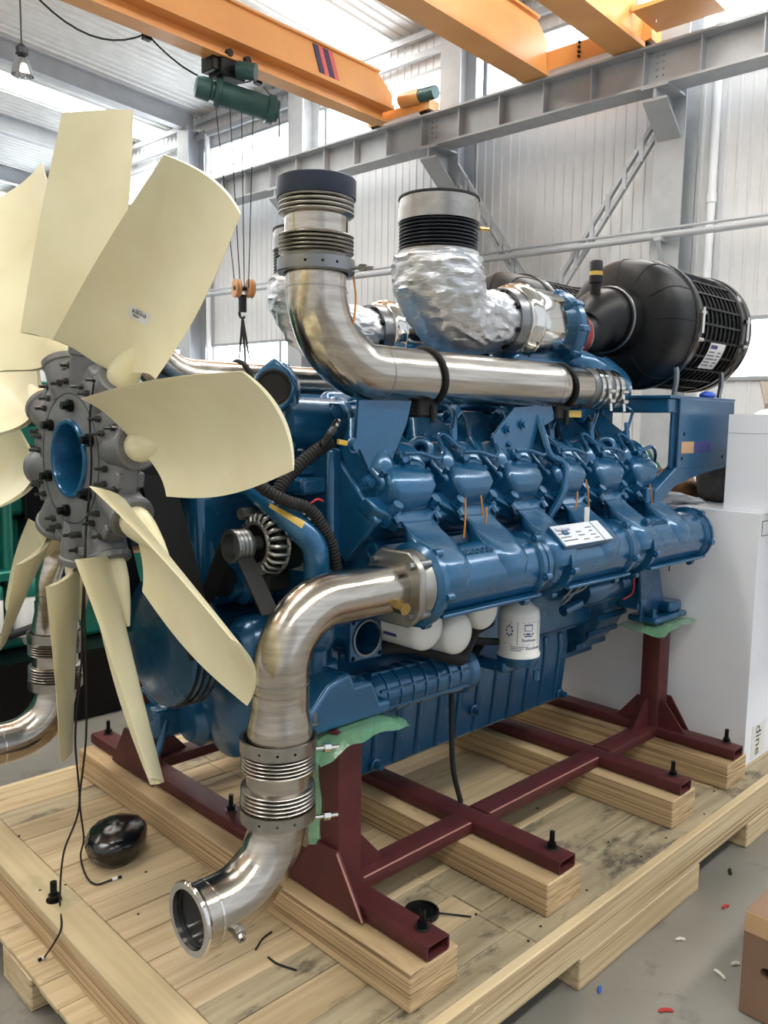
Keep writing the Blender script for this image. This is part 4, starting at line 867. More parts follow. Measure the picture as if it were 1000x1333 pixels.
# ================================================================ PIPES
def bellow(z0, z1, r, n, amp): 
    out = []
    for k in range(n*6+1):
        t = k/(n*6); out.append((z0+(z1-z0)*t, r-amp+amp*abs(math.sin(PI*n*t))**.7 if True else r))
    return out
def lower_pipe(label, tf, bolts=True):
    y = .26; lp_ = thing('charge_air_pipe', label, 'pipe', tf(V3((-.235, y, .13))))
    hz = fillet([(.155, y, .832), (-.226, y, .832), (-.226, y, .60)], .15, 14)
    MB().tube(hz, .064, 36).build('upper_elbow', 'steel', lp_, tf)
    MB().lathe((-.226, y, .662), (0, 0, 1), [(0, .0655), (.004, .0655)], 36).build('weld_seam', 'steel_ring', lp_, tf)
    MB().lathe((-.23, y, .52), (0, 0, 1), [(0, .076), (.01, .0765), (.05, .072), (.085, .0645), (.12, .064)], 36).build('reducer', 'steel', lp_, tf)
    ra_ = MB().lathe((-.233, y, .508), (0, 0, 1), [(0, .08), (0, .088), (.03, .088), (.03, .082), (.026, .08)], 88, wrap=True).build('clamp_ring', 'steel_ring', lp_, tf)
    MB().lathe((-.234, y, 0), (0, 0, 1), [(.508, .07)]+[(a, b) for a, b in bellow(.505, .462, .086, 5, .012)]+[(.458, .07)], 40).build('bellows', 'steel_ring', lp_, tf, smooth=70)
    MB().lathe((-.234, y, .42), (0, 0, 1), [(0, .078), (.003, .074), (.04, .073), (.044, .076)], 40).build('sleeve', 'steel', lp_, tf)
    MB().lathe((-.235, y, 0), (0, 0, 1), [(.428, .07)]+[(a, b) for a, b in bellow(.425, .378, .086, 5, .012)]+[(.374, .07)], 40).build('bellows', 'steel_ring', lp_, tf, smooth=70)
    rb_ = MB().lathe((-.235, y, .346), (0, 0, 1), [(0, .08), (0, .087), (.03, .087), (.03, .08)], 88, wrap=True).build('clamp_ring', 'steel_ring', lp_, tf)
    el = fillet([(-.235, y, .38), (-.235, y, .193), (-.462, y, .193)], .155, 16)
    MB().tube(el, .0665, 36, caps=(False, False)).build('lower_elbow', 'steel', lp_, tf)
    MB().tube([p for p in el], .0635, 36, caps=(True, False)).build('elbow_inside', 'steel', lp_, tf)
    MB().lathe((-.472, y, .193), (1, 0, 0), [(0, .0638), (0, .078), (.003, .08), (.008, .08), (.012, .072), (.02, .067), (.02, .0638)], 44, wrap=True).build('outlet_flange', 'chrome', lp_, tf)
    MB().lathe((-.455, y, .193), (1, 0, 0), [(0, .02), (.001, .060), (-.004, .0625), (.02, .0632), (.02, .02)], 40).build('transport_plug', 'black_plastic', lp_, tf)
    MB().lathe((-.425, y, .193), (1, 0, 0), [(0, .0675), (.005, .0675)], 36).build('weld_seam', 'chrome', lp_, tf)
    MB().lathe((-.385, y-.055, .16), (-.2, -.9, -.3), [(0, .014), (.018, .014), (.018, .010), (.03, .010), (.03, .005), (.024, .004)], 8).build('sensor_boss', 'alu_bright', lp_, tf)
    fl = MB(); sq = []
    for a0 in range(4):
        for k in (-18, -6, 6, 18):
            q = math.radians(45+90*a0+k); sq.append((.108*math.cos(q), .108*math.sin(q)))
    fg = MB().prism(sq, 0, .02, axes((.13, y, .832), (0, 1, 0), (0, 0, 1), (1, 0, 0))).build('square_flange', 'alu_bright', lp_, tf, bevel=.004)
    MB().lathe((.15, y, .832), (1, 0, 0), [(-.001, .085), (.03, .085), (.043, .095)], 36).build('flange_neck', 'alu_bright', lp_, tf)
    for a0 in range(4):
        q = math.radians(45+90*a0); p = V3((.13, y+.092*math.cos(q), .832+.092*math.sin(q)))
        MB().cyl(p+V3((.004, 0, 0)), p-V3((.014, 0, 0)), .011, seg=6).cyl(p+V3((.02, 0, 0)), p+V3((.06, 0, 0)), .012, seg=12).build('flange_bolt', 'steel_grey', lp_, tf)
    MB().lathe((.095, y-.05, .80), (-.15, -.95, -.1), [(-.02, .018), (.018, .018), (.02, .0165), (.034, .0165)], 6).build('brass_plug', 'brass', lp_, tf)
    if bolts:
        for z in (.522, .36): MB().cyl((-.195, y-.085, z), (-.14, y-.10, z-.006), .005, seg=8).cyl((-.175, y-.091, z-.002), (-.16, y-.095, z-.004), .01, seg=6).build('clamp_screw', 'chrome', lp_, tf)
        for rg_, z in ((ra_, .523), (rb_, .361)):
            drill(rg_, [(V3((-.234+.07*math.cos(a), y+.07*math.sin(a), z)), V3((-.234+.1*math.cos(a), y+.1*math.sin(a), z)), .0035) for a in [math.radians(q) for q in (205, 232, 258)]])
ID = lambda p: p
lower_pipe('stainless elbow pipe with double bellows in front of the red post', ID)
lower_pipe('stainless elbow pipe with double bellows behind the fan blades', mir, False)
def upper_pipe(label, tf):
    y = .42; up_ = thing('charge_air_pipe', label, 'pipe', tf(V3((0, y, 1.30))))
    p = fillet([(0, y, 1.66), (0, y, 1.38), (1.02, y, 1.38)], .205, 18)
    MB().tube(p, .0755, 40).build('elbow_pipe', 'steel_long', up_, tf)
    MB().lathe((1.0, y, 1.38), (1, 0, 0), [(0, .0765), (.03, .0765), (.06, .068), (.40, .068)], 40).build('end_pipe', 'steel_long', up_, tf)
    for x in (.21,): MB().lathe((x, y, 1.38), (1, 0, 0), [(0, .0762), (.005, .0762)], 40).build('weld_seam', 'steel_ring', up_, tf)
    MB().lathe((0, y, 1.575), (0, 0, 1), [(0, .0762), (.004, .0762)], 40).build('weld_seam', 'steel_ring', up_, tf)
    rc_ = MB().lathe((0, y, 1.612), (0, 0, 1), [(0, .08), (0, .094), (.003, .096), (.032, .096), (.032, .08)], 88, wrap=True).build('clamp_ring', 'steel_grey', up_, tf)
    MB().lathe((0, y, 0), (0, 0, 1), [(1.64, .078), (1.654, .08)]+bellow(1.656, 1.704, .0935, 5, .012)+[(1.706, .078)], 44).build('bellows', 'steel_ring', up_, tf, smooth=70)
    MB().lathe((0, y, 1.70), (0, 0, 1), [(0, .078), (.05, .078)], 44).build('sleeve', 'steel', up_, tf)
    MB().lathe((0, y, 0), (0, 0, 1), [(1.745, .078)]+bellow(1.747, 1.792, .0935, 4, .012)+[(1.794, .078)], 44).build('bellows', 'steel_ring', up_, tf, smooth=70)
    MB().lathe((0, y, 1.788), (0, 0, 1), [(0, .086), (0, .096), (.002, .097), (.045, .097), (.047, .095), (.047, .002)], 44, caps=(True, True)).build('end_cap', 'navy_band', up_, tf)
    MB().cyl((.06, y-.072, 1.627), (.085, y-.115, 1.625), .005, seg=8).cyl((.068, y-.085, 1.627), (.076, y-.10, 1.626), .009, seg=6).build('clamp_screw', 'steel_grey', up_, tf)
    if tf is ID: drill(rc_, [(V3((.075*math.cos(a), y+.075*math.sin(a), 1.629)), V3((.11*math.cos(a), y+.11*math.sin(a), 1.629)), .0035) for a in [math.radians(q) for q in (215, 240, 262)]])
    for x, r_ in ((.405, .0785), (1.075, .071)):
        MB().torus((x, y, 1.38), (1, 0, .18), r_+.002, .0075, 40, 8).build('strap', 'rubber', up_, tf)
        MB().box(x-.06, x+.02, y-.035, y+.035, 1.265, 1.318).build('rubber_block', 'rubber', up_, tf, bevel=.008)
        MB().cyl((x-.01, y-.04, 1.30), (x-.01, y-.04, 1.25), .007, seg=8).build('strap_stud', 'bolt_black', up_, tf)
    for x in (1.235, 1.27, 1.325, 1.36):
        MB().lathe((x, y, 1.38), (1, 0, 0), [(0, .07), (0, .0745), (.02, .0745), (.02, .07)], 40, wrap=True).build('hose_clamp', 'chrome', up_, tf)
        if x in (1.27, 1.36):
            MB().cyl((x+.01, y-.075, 1.36), (x+.01, y-.082, 1.30), .006, seg=8).build('clamp_bolt', 'chrome', up_, tf)
            for z in (1.37, 1.335): MB().cyl((x-.006, y-.08, z), (x+.026, y-.08, z), .009, seg=10).build('clamp_barrel', 'chrome', up_, tf)
    MB().lathe((1.2, y, 1.38), (1, 0, 0), [(0, .0695), (.19, .0695)], 40).build('silicone_hose', 'steel_grey', up_, tf)
    MB().tube(fillet([(1.37, y, 1.38), (1.47, y, 1.38), (1.47, y+.10, 1.45)], .06, 8), .068, 28).build('outlet_elbow', 'blue', up_, tf)
    if tf is ID: MB().tube(smooth_path([(.07, y-.06, 1.612), (.075, y-.065, 1.55), (.068, y-.06, 1.47)], 4), .0025, 6).build('tie_tag', 'orange_tag', up_, tf)
upper_pipe('long stainless elbow pipe with black-capped bellows above the cylinder heads', ID)
upper_pipe('stainless elbow pipe on far bank, mostly hidden behind the fan', mir)

# ================================================================ TURBOCHARGERS
def turbo(label, tf, seed):
    y = .56; t = thing('turbocharger', label, 'turbocharger', tf(V3((.9, y, 1.40))))
    ex = smooth_path([(.600, y, 1.765), (.602, y, 1.71), (.618, y, 1.655), (.66, y, 1.605), (.72, y, 1.585), (.80, y, 1.582), (.90, y, 1.59)], 11)
    P = ex; n = len(P); seg = 96; rings = []; rad0 = []
    T = [(P[min(i+1, n-1)]-P[max(i-1, 0)]).normalized() for i in range(n)]
    for i in range(n):
        f = i/(n-1); yv = Vector((0, 1, 0)); xv = yv.cross(T[i]).normalized(); ring = []
        rb = .130+.008*math.sin(min(1, f*4)*PI*.5)-.048*max(0, f-.25)/.75
        if f < .04: rb = .124
        for k in range(seg):
            a = 2*PI*k/seg; d = xv*math.cos(a)+yv*math.sin(a); q = P[i]+d*rb
            w_ = noise.noise(V3((q.x*7+seed, q.y*7, q.z*18)))*.006 + (1-abs(noise.noise(V3((q.x*13+q.z*9, q.y*13+seed, q.z*36)))))**4*.009 + (1-abs(noise.noise(V3((q.x*30, q.y*30+seed, q.z*60+q.x*20)))))**4*.004
            ring.append(P[i]+d*(rb+w_*(.3 if f < .04 else 1)))
        rings.append(ring)
    MB().loops(rings).build('foil_lagging', 'foil', t, tf, smooth=55)
    MB().lathe((.60, y, 0), (0, 0, 1), [(1.728, .118), (1.730, .125), (1.768, .125), (1.772, .118)], 44).build('lower_band', 'steel_ring', t, tf)
    MB().lathe((.60, y, 0), (0, 0, 1), [(1.768, .11)]+bellow(1.77, 1.855, .122, 8, .009)+[(1.857, .11)], 44).build('bellows', 'black_bellow', t, tf, smooth=70)
    MB().lathe((.60, y, 0), (0, 0, 1), [(1.853, .118), (1.855, .125), (1.895, .126), (1.897, .121), (1.925, .121)], 44, caps=(True, False)).build('upper_band', 'steel_ring', t, tf)
    MB().lathe((.60, y, 1.90), (0, 0, 1), [(0, .1), (.03, .1), (.03, .124), (.024, .125), (.022, .12)], 44, caps=(True, False)).build('rim', 'rubber', t, tf)
    MB().cyl((.695, y-.085, 1.845), (.72, y-.10, 1.845), .006, seg=8).build('clamp_screw', 'brass', t, tf)
    MB().lathe((.90, y, 1.592), (1, 0, 0), [(0, .08), (.0, .108), (.02, .113), (.05, .113), (.06, .10)], 40).build('turbine_flange', 'steel_grey', t, tf)
    for a in range(0, 360, 45):
        q = math.radians(a+20); MB().cyl((.905, y+.095*math.cos(q), 1.592+.095*math.sin(q)), (.885, y+.095*math.cos(q), 1.592+.095*math.sin(q)), .011, seg=6).build('turbine_bolt', 'bolt_black', t, tf)
    MB().lathe((.955, y, 1.592), (1, 0, 0), [(0, .09), (-.012, .11), (-.008, .122), (.01, .131), (.045, .132), (.047, .128), (.24, .128), (.26, .11)], 56).build('heat_shield', 'chrome', t, tf, smooth=50)
    MB().torus((.995, y, 1.592), (1, 0, 0), .1315, .004, 56, 8).build('shield_bead', 'chrome', t, tf)
    cf = MB().lathe((1.20, y, 1.588), (1, 0, 0), [(0, .118), (.01, .136), (.035, .14), (.04, .132), (.075, .122), (.10, .08), (.115, .072)], 48).build('compressor_housing', 'blue', t, tf)
    for a in range(0, 360, 40):
        q = math.radians(a+10); MB().box(1.205, 1.255, -.012, .012, .12, .144, Matrix.Translation((0, y, 1.588)) @ Matrix.Rotation(q, 4, 'X')).build('housing_lug', 'blue', cf, tf, bevel=.005)
    MB().lathe((1.305, y, 1.585), (1, 0, 0), [(0, .07), (.0, .076), (.03, .077), (.03, .079), (.075, .079), (.075, .077), (.105, .076)], 36).build('hose_clamp', 'steel_ring', t, tf)
    MB().lathe((1.336, y, 1.585), (1, 0, 0), [(0, .0795), (.004, .081), (.034, .081), (.038, .0795)], 36).build('red_hose', 'red_rubber', t, tf)
    MB().box(.93, 1.28, y-.07, y+.07, 1.38, 1.50).build('centre_housing', 'blue', t, tf, bevel=.03)
    MB().tube(fillet([(1.24, y-.02, 1.50), (1.30, y-.10, 1.46), (1.42, y-.12, 1.42)], .04, 5), .05, 20).build('compressor_outlet', 'blue', t, tf)
    MB().lathe((1.34, y-.13, 1.46), (-.2, -.6, .8), [(0, .045), (.015, .045), (.015, .018), (.0, .016)], 20).build('outlet_lug', 'blue', t, tf)
turbo('turbocharger with foil-wrapped exhaust elbow and black bellows, beside the near air filter', ID, 0)
turbo('turbocharger with foil-wrapped elbow behind the black-capped bellows pipe', mir, 5)

# ================================================================ AIR FILTERS
def air_filter(label, tf):
    y, z = .56, 1.66; a = thing('air_filter', label, 'air filter', tf(V3((1.95, y, 1.385))))
    MB().lathe((1.64, y, z), (1, 0, 0), [(0, .11), (.012, .165), (.02, .20), (.034, .229), (.06, .246), (.10, .253), (.21, .253)], 64).build('front_shell', 'black_plastic', a, tf, smooth=50)
    for k in range(12):
        q = 2*PI*k/12; c, s = math.cos(q), math.sin(q)
        MB().tube([(1.652, y+.166*c, z+.166*s), (1.66, y+.201*c, z+.201*s), (1.674, y+.230*c, z+.230*s), (1.70, y+.247*c, z+.247*s), (1.74, y+.2535*c, z+.2535*s), (1.84, y+.2535*c, z+.2535*s)], .0022, 5).build('shell_rib', 'black_plastic', a, tf)
    MB().lathe((1.84, y, z), (1, 0, 0), [(0, .254), (.005, .262), (.035, .262), (.04, .254)], 64).build('clamp_band', 'black_gloss', a, tf)
    MB().lathe((1.88, y, z), (1, 0, 0), [(0, .24), (.48, .24)], 64).build('body', 'black_plastic', a, tf)
    for k in range(9):
        MB().lathe((1.905+.041*k, y, z), (1, 0, 0), [(0, .239), (.0, .2475), (.006, .2475), (.006, .239)], 64, wrap=True).build('body_ring', 'black_plastic', a, tf)
    for k in range(24):
        q = 2*PI*k/24; MB().box(1.885, 2.265, -.004, .004, .237, .250, Matrix.Translation((0, y, z)) @ Matrix.Rotation(q, 4, 'X')).build('body_bar', 'black_plastic', a, tf, smooth=0)
    MB().lathe((2.27, y, z), (1, 0, 0), [(0, .245), (.004, .254), (.03, .254), (.034, .247)], 64).build('clamp_band', 'black_gloss', a, tf)
    MB().lathe((2.31, y, z), (1, 0, 0), [(0, .25), (.01, .258), (.045, .258), (.055, .24), (.06, .1)], 64).build('rear_cap', 'black_gloss', a, tf)
    for x in (1.86, 2.285):
        for q in (195, 172):
            b = math.radians(q); p = V3((x, y+.262*math.cos(b), z+.262*math.sin(b)))
            MB().cyl(p+V3((-.022, -.004, 0)), p+V3((.022, -.004, 0)), .009, seg=10).build('clamp_barrel', 'chrome', a, tf)
        p0 = V3((x, y-.268, z-.045)); MB().cyl(p0, p0+V3((0, -.002, .10)), .006, seg=8).build('clamp_bolt', 'chrome', a, tf)
    for x in (1.72, 2.12):
        MB().tube([(x, y-.232+.0, 1.37), (x, y-.240, 1.42), (x, y-.240, 1.455), (x, y-.236, 1.475)], .011, 6).build('strap_foot', 'steel_grey', a, tf)
    MB().lathe((1.62, y, z), (1, 0, 0), [(-.05, .118), (-.05, .125), (-.02, .127), (.02, .135), (.04, .14)], 40).build('inlet_collar', 'black_plastic', a, tf)
    MB().torus((1.585, y, z), (1, 0, 0), .126, .005, 40, 8).build('collar_clamp', 'steel_grey', a, tf)
    el = smooth_path([(1.385, y, 1.585), (1.43, y, 1.592), (1.49, y, 1.635), (1.55, y, 1.658), (1.60, y, 1.66)], 7); n = len(el)
    MB().tube(el, [.077+.041*min(1, k/(n*.7))**1.1 for k in range(n)], 36).build('intake_elbow', 'black_plastic', a, tf, smooth=60)
    s = V3((1.485, y-.01, 1.715))
    MB().lathe(s, (0, 0, 1), [(0, .018), (.02, .02), (.07, .02), (.072, .025), (.15, .025), (.155, .022)], 16).build('restriction_gauge', 'black_plastic', a, tf)
    MB().lathe(s, (0, 0, 1), [(.10, .0255), (.115, .0255)], 16).build('gauge_window', 'yellow', a, tf)
    MB().tube(smooth_path([(1.60, y-.05, 1.765), (1.63, y-.03, 1.772), (1.66, y-.06, 1.768)], 4), .006, 6).build('clamp_screw', 'chrome', a, tf)
    return a
af = air_filter('big black ribbed air filter canister on blue bracket beside cartons', ID)
air_filter('big black ribbed air filter canister on bracket side away from cartons', lambda p: mir(p)+V3((0, 0, .02)))
hs = [o for o in af.children if o.name.startswith('body') and 'ring' not in o.name and 'bar' not in o.name][0]
lb = MB(); q0, q1 = math.radians(196), math.radians(222); g = []
for r_ in (.2515, .2525):
    for x in (2.0, 2.14):
        for k in range(7):
            q = q0+(q1-q0)*k/6; g.append(V3((x, .56+r_*math.cos(q), 1.66+r_*math.sin(q))))
fs = []
for lay in (0, 14):
    for k in range(6): fs.append((lay+k, lay+k+1, lay+7+k+1, lay+7+k))
stl = lb.add(g, fs).build('data_label', 'label_white', af)
def arc_patch(x0, x1, a0, a1, r_, m, name, parent):
    g = [V3((x, .56+r_*math.cos(math.radians(q)), 1.66+r_*math.sin(math.radians(q)))) for x in (x0, x1) for q in (a0, (a0+a1)/2, a1)]
    return MB().add(g, [(0, 1, 4, 3), (1, 2, 5, 4)]).build(name, m, parent)
arc_patch(2.01, 2.07, 198, 201.5, .2530, 'print_blue', 'print_line', stl)
for k in range(5):
    arc_patch(2.01, 2.06+.012*(k % 3), 204+3.4*k, 205.2+3.4*k, .2530, 'print_grey', 'print_line', stl)
    arc_patch(2.09, 2.12+.005*(k % 2), 204+3.4*k, 205.2+3.4*k, .2530, 'print_grey', 'print_line', stl)
# filter bracket
fb = thing('filter_bracket', 'blue sheet steel bracket shelf carrying both air filters', 'bracket', (1.9, .879, 1.0))
MB().box(1.62, 2.20, .29, 1.468, 1.356, 1.366).build('shelf', 'blue_sheet', fb, smooth=0)
for tf in (ID, mir):
    sp = MB().prism([(1.70, 1.355), (2.19, 1.355), (2.20, 1.20), (2.19, 1.13), (2.15, 1.095), (1.90, 1.085), (1.70, 1.085)], -.004, .004, axes((0, .292, 0), (1, 0, 0), (0, 0, 1), (0, -1, 0))).build('side_plate', 'blue_sheet', fb, tf, bevel=.002)
    MB().bar((1.70, .31, 1.085), (1.70, .31, 1.355), .012, .045, up=(1, 0, 0)).build('plate_flange', 'blue_sheet', sp, tf, bevel=.003)
    if tf is ID: drill(sp, [((x, .31, z), (x, .27, z), .008) for x, z in ((1.745, 1.22), (1.735, 1.125), (2.10, 1.125))])
    if tf is ID:
        MB().box(1.725, 1.83, .2865, .288, 1.145, 1.19).build('faded_label', 'tape', sp, tf)
        MB().box(1.83, 1.98, .2868, .288, 1.145, 1.19).build('label_panel', 'print_blue', sp, tf)
    pts = [(1.53, .935), (1.545, 1.01), (1.735, 1.11), (1.82, 1.105), (2.16, 1.10), (2.14, 1.075), (1.90, 1.055), (1.70, 1.02)]
    MB().prism(pts, -.035, .01, axes((0, .30, 0), (1, 0, 0), (0, 0, 1), (0, -1, 0))).build('lower_gusset', 'blue_sheet', fb, tf, bevel=.004)
    MB().box(1.50, 1.56, .30, .62, .90, 1.02).build('bracket_foot', 'blue_sheet', fb, tf, bevel=.005)
MB().box(1.63, 1.705, .30, 1.458, 1.30, 1.356).build('cross_beam', 'blue_sheet', fb, bevel=.005)
MB().bar((1.70, .60, 1.32), (1.60, .50, 1.02), .02, .02).build('stay_rod', 'bolt_black', fb)
MB().box(1.58, 1.66, .55, 1.208, 1.0, 1.32).build('back_plate', 'blue_sheet', fb, bevel=.005)

# ================================================================ FILTER CANS
def can(c, label, txt=None):
    x, y0, y1, z, r = c
    t = thing('oil_filter', label, 'filter', (x, y1, z))
    k = [(0, .01), (.003, r*.45), (.009, r*.74), (.017, r*.91), (.027, r*.985), (.036, r), (y1-y0, r)]
    MB().lathe((x, y0, z), (0, 1, 0), k, 40).build('can', 'white_can', t, smooth=60)
    MB().lathe((x, y1-.012, z), (0, 1, 0), [(0, r*1.04), (.02, r*1.04)], 36).build('base_ring', 'dark_iron', t)
    if txt:
        for k_, (w_, h_) in enumerate(((.05, .012), (.035, .005))):
            a = math.radians(200+14*k_)
            MB().box(x-.0005+r*math.cos(a)*1.0-.001, x+r*math.cos(a)+.001, (y0+y1)/2-.01-w_/2, (y0+y1)/2-.01+w_/2, z-r*math.sin(a)*-.0-.0+.02*k_-.02-h_/2, z+.02*k_-.02+h_/2).build('print_line', 'print_blue', t)
can((.30, .275, .505, .69, .064), 'white spin-on oil filter can nearest the square port plate', True)
can((.432, .275, .505, .652, .062), 'white spin-on oil filter can hanging lowest of the three')
can((.60, .315, .505, .690, .064), 'white spin-on oil filter can nearest the upright printed filter')
fs_ = thing('fuel_filter', 'upright white fuel filter can with blue print', 'filter', (.81, .36, .51))
MB().lathe((.81, .36, .508), (0, 0, 1), [(0, .071), (.008, .072), (.016, .067), (.13, .067), (.15, .063), (.178, .03), (.182, .02)], 40).build('can', 'white_can', fs_, smooth=45)
MB().lathe((.81, .36, .688), (0, 0, 1), [(0, .014), (.012, .014), (.012, .009), (.022, .009)], 8).build('vent_cap', 'bolt_steel', fs_)
def cyl_patch(c, r, a0, a1, z0, z1, m, name, parent, n=4):
    g = [V3((c[0]+r*math.cos(math.radians(a0+(a1-a0)*k/n)), c[1]+r*math.sin(math.radians(a0+(a1-a0)*k/n)), z)) for z in (z0, z1) for k in range(n+1)]
    return MB().add(g, [(k, k+1, n+2+k, n+1+k) for k in range(n)]).build(name, m, parent)
cc = (.81, .36); R_ = .0674
for z in (.625, .554): cyl_patch(cc, R_, 160, 330, z, z+.0012, 'print_blue', 'print_line', fs_, 10)
cyl_patch(cc, R_, 212, 213.5, .555, .625, 'print_blue', 'print_line', fs_, 1)
cyl_patch(cc, R_, 277, 278.5, .555, .625, 'print_blue', 'print_line', fs_, 1)
for a0, a1, z0, z1 in ((232, 234, .598, .618), (254, 256, .598, .618), (232, 256, .598, .600), (232, 256, .616, .620), (230, 260, .586, .592), (232, 256, .580, .584)):
    cyl_patch(cc, R_, a0, a1, z0, z1, 'print_blue', 'pictogram', fs_, 2)
for k in range(8):
    b = 2*PI*k/8; a0 = 190+9*math.cos(b); z0 = .598+.016*math.sin(b); cyl_patch(cc, R_, a0-2.5, a0+2.5, z0-.003, z0+.003, 'print_blue', 'pictogram', fs_, 1)
for z, w_ in ((.546, 40), (.540, 36), (.534, 30)): cyl_patch(cc, R_, 195, 195+w_, z, z+.0025, 'print_grey', 'print_line', fs_, 4)
def bent_text(body, size, c, r, a_mid, z, m, parent):
    o = text(body, size, m, Matrix.Identity(4), parent, 'lettering', .0003)
    for v in o.data.vertices:
        a = math.radians(a_mid)+v.co.x/r; v.co = V3((c[0]+(r+v.co.z)*math.cos(a), c[1]+(r+v.co.z)*math.sin(a), z+v.co.y))
bent_text('Baudouin', .016, cc, .0675, 262, .543, 'print_blue', fs_)
bent_text('Baudouin', .0135, cc, .0675, 246, .569, 'print_blue', fs_)

# ================================================================ GREEN FILM
def film(label, cx, cy, z, wx, wy, drop, seed, skew=0):
    n = 26; f, b = [], []
    for i in range(n+1):
        for j in range(n+1):
            u = (i/n-.5)*2; v = (j/n-.5)*2; x = cx+u*wx*(1+.15*noise.noise(V3((v*2, seed, 0))))+skew*v; y = cy+v*wy*(1+.2*noise.noise(V3((u*2, seed+9, 0))))
            ox = max(0, abs(x-cx)-.068); oy = max(0, abs(y-cy)-.065); o = math.hypot(ox, oy)
            zz = z-drop*(min(1.6, o/.06))**1.3+.010*noise.noise(V3((x*22, y*22, seed)))*min(1, o*30)+.02*noise.noise(V3((x*9, y*9, seed+3)))*min(1, o*14)
            f.append(V3((x, y, zz))); b.append(V3((x, y, zz-.0008)))
    N = (n+1)**2; fs = []
    for i in range(n):
        for j in range(n):
            a = i*(n+1)+j; fs += [(a, a+1, a+n+2, a+n+1), (N+a, N+a+n+1, N+a+n+2, N+a+1)]
    o = MB().add(f+b, fs).build('plastic_film', 'green_film', smooth=80); return tag(o, label, 'plastic film')
film('torn green plastic film between front red post and engine mount', .075, .355, .4738, .17, .105, .022, 1.0, .02)
film('torn green plastic film on the red post beside tall pale carton', 1.76, .355, .4738, .17, .10, .018, 7.0)
strip = MB(); g = []
for i in range(13):
    t = i/12; z = .46-.26*t
    for k in range(4): g.append(V3((-.088+.009*k+.006*math.sin(5*t+k), .315+.008*math.sin(9*t+2*k), z)))
strip.add(g+[p+V3((.0008, .0008, 0)) for p in g], [(i*4+k, i*4+k+1, i*4+k+5, i*4+k+4) for i in range(12) for k in range(3)]+[(52+i*4+k, 52+i*4+k+4, 52+i*4+k+5, 52+i*4+k+1) for i in range(12) for k in range(3)])
tag(strip.build('plastic_film', 'green_film', smooth=80), 'narrow green film strip hanging down the front red post', 'plastic film')

# ================================================================ CARTONS
def carton(name, label, x0, x1, y0, y1, z0, z1, faces, extra=None):
    t = thing(name, label, 'carton', ((x0+x1)/2, (y0+y1)/2, z0)); th_ = .006
    MB().box(x0, x0+th_, y0+th_, y1-th_, z0, z1).build('front_panel', faces[0], t, smooth=0)
    MB().box(x1-th_, x1, y0+th_, y1-th_, z0, z1).build('back_panel', faces[0], t, smooth=0)
    MB().box(x0, x1, y0, y0+th_, z0, z1).build('side_panel', faces[1], t, smooth=0)
    MB().box(x0, x1, y1-th_, y1, z0, z1).build('side_panel', faces[1], t, smooth=0)
    if faces[2]: MB().box(x0, x1, y0, y1, z1, z1+.005).build('top_panel', faces[2], t, smooth=0)
    MB().box(x0+th_, x1-th_, y0+th_, y1-th_, z0, z0+.005).build('base_panel', faces[0], t, smooth=0)
    return t
ct = carton('large_carton', 'tall pale carton with sideways lettering standing on platform behind the engine', 1.90, 2.75, .04, .95, DK+.001, .915, ('carton_white', 'carton_white', 'carton_white'))
lbm = axes((2.02, .0392, .0), (0, 0, -1), (1, 0, 0), (0, -1, 0))
MB().box(1.965, 2.10, .0385, .0398, -.085, .055).build('shipping_label', 'label_white', ct, smooth=0)
text('dine', .075, 'print_black', axes((2.03, .0383, -.015), (0, 0, -1), (1, 0, 0), (0, -1, 0)), ct, 'lettering', .0003)
MB().box(1.925, 1.99, .0388, .0399, .83, .89).build('outline_mark', 'print_black', ct, smooth=0); MB().box(1.928, 1.987, .0384, .0389, .833, .887).build('outline_fill', 'carton_white', ct, smooth=0)
text("'T", .05, 'print_black', axes((1.8995, .40, .66), (0, -1, 0), (0, 0, 1), (-1, 0, 0)), ct, 'lettering', .0003)
c2 = carton('carton', 'open pale carton standing on top of the tall carton', 1.95, 2.55, -.35, .205, .921, 1.30, ('carton_white', 'carton_white', None))
MB().box(1.949, 1.951, -.35, .205, 1.225, 1.227).build('crease', 'frame_grey', c2, smooth=0)
MB().box(1.9492, 1.9498, -.06, -.01, 1.12, 1.16).build('printed_mark', 'print_grey', c2, smooth=0)
for k, (a, b) in enumerate(((.05, .2), (-.2, .0))):
    s = MB(); s.ell((2.2, (a+b)/2, 1.25), .2, .09, .08, 14, 8)
    tag(s.build('plastic_bag', 'bag_white', smooth=70), 'clear crumpled plastic bag %s' % ('lying in the open pale carton beside its end flap' if k == 0 else 'filling middle of the open pale carton'), 'bag')
c3 = carton('carton', 'open brown carton behind the pale carton with raised flap', 2.62, 3.15, -.25, .33, .922, 1.36, ('carton_inside', 'carton_inside', None))
MB().add([(2.62, .33, 1.36), (3.15, .33, 1.36), (3.15, .36, 1.46), (2.62, .36, 1.46), (2.62, .326, 1.36), (3.15, .326, 1.36), (3.15, .356, 1.462), (2.62, .356, 1.462)], [(0, 1, 2, 3), (4, 7, 6, 5), (0, 4, 5, 1), (1, 5, 6, 2), (2, 6, 7, 3), (3, 7, 4, 0)]).build('flap', 'carton_inside', c3, smooth=0)
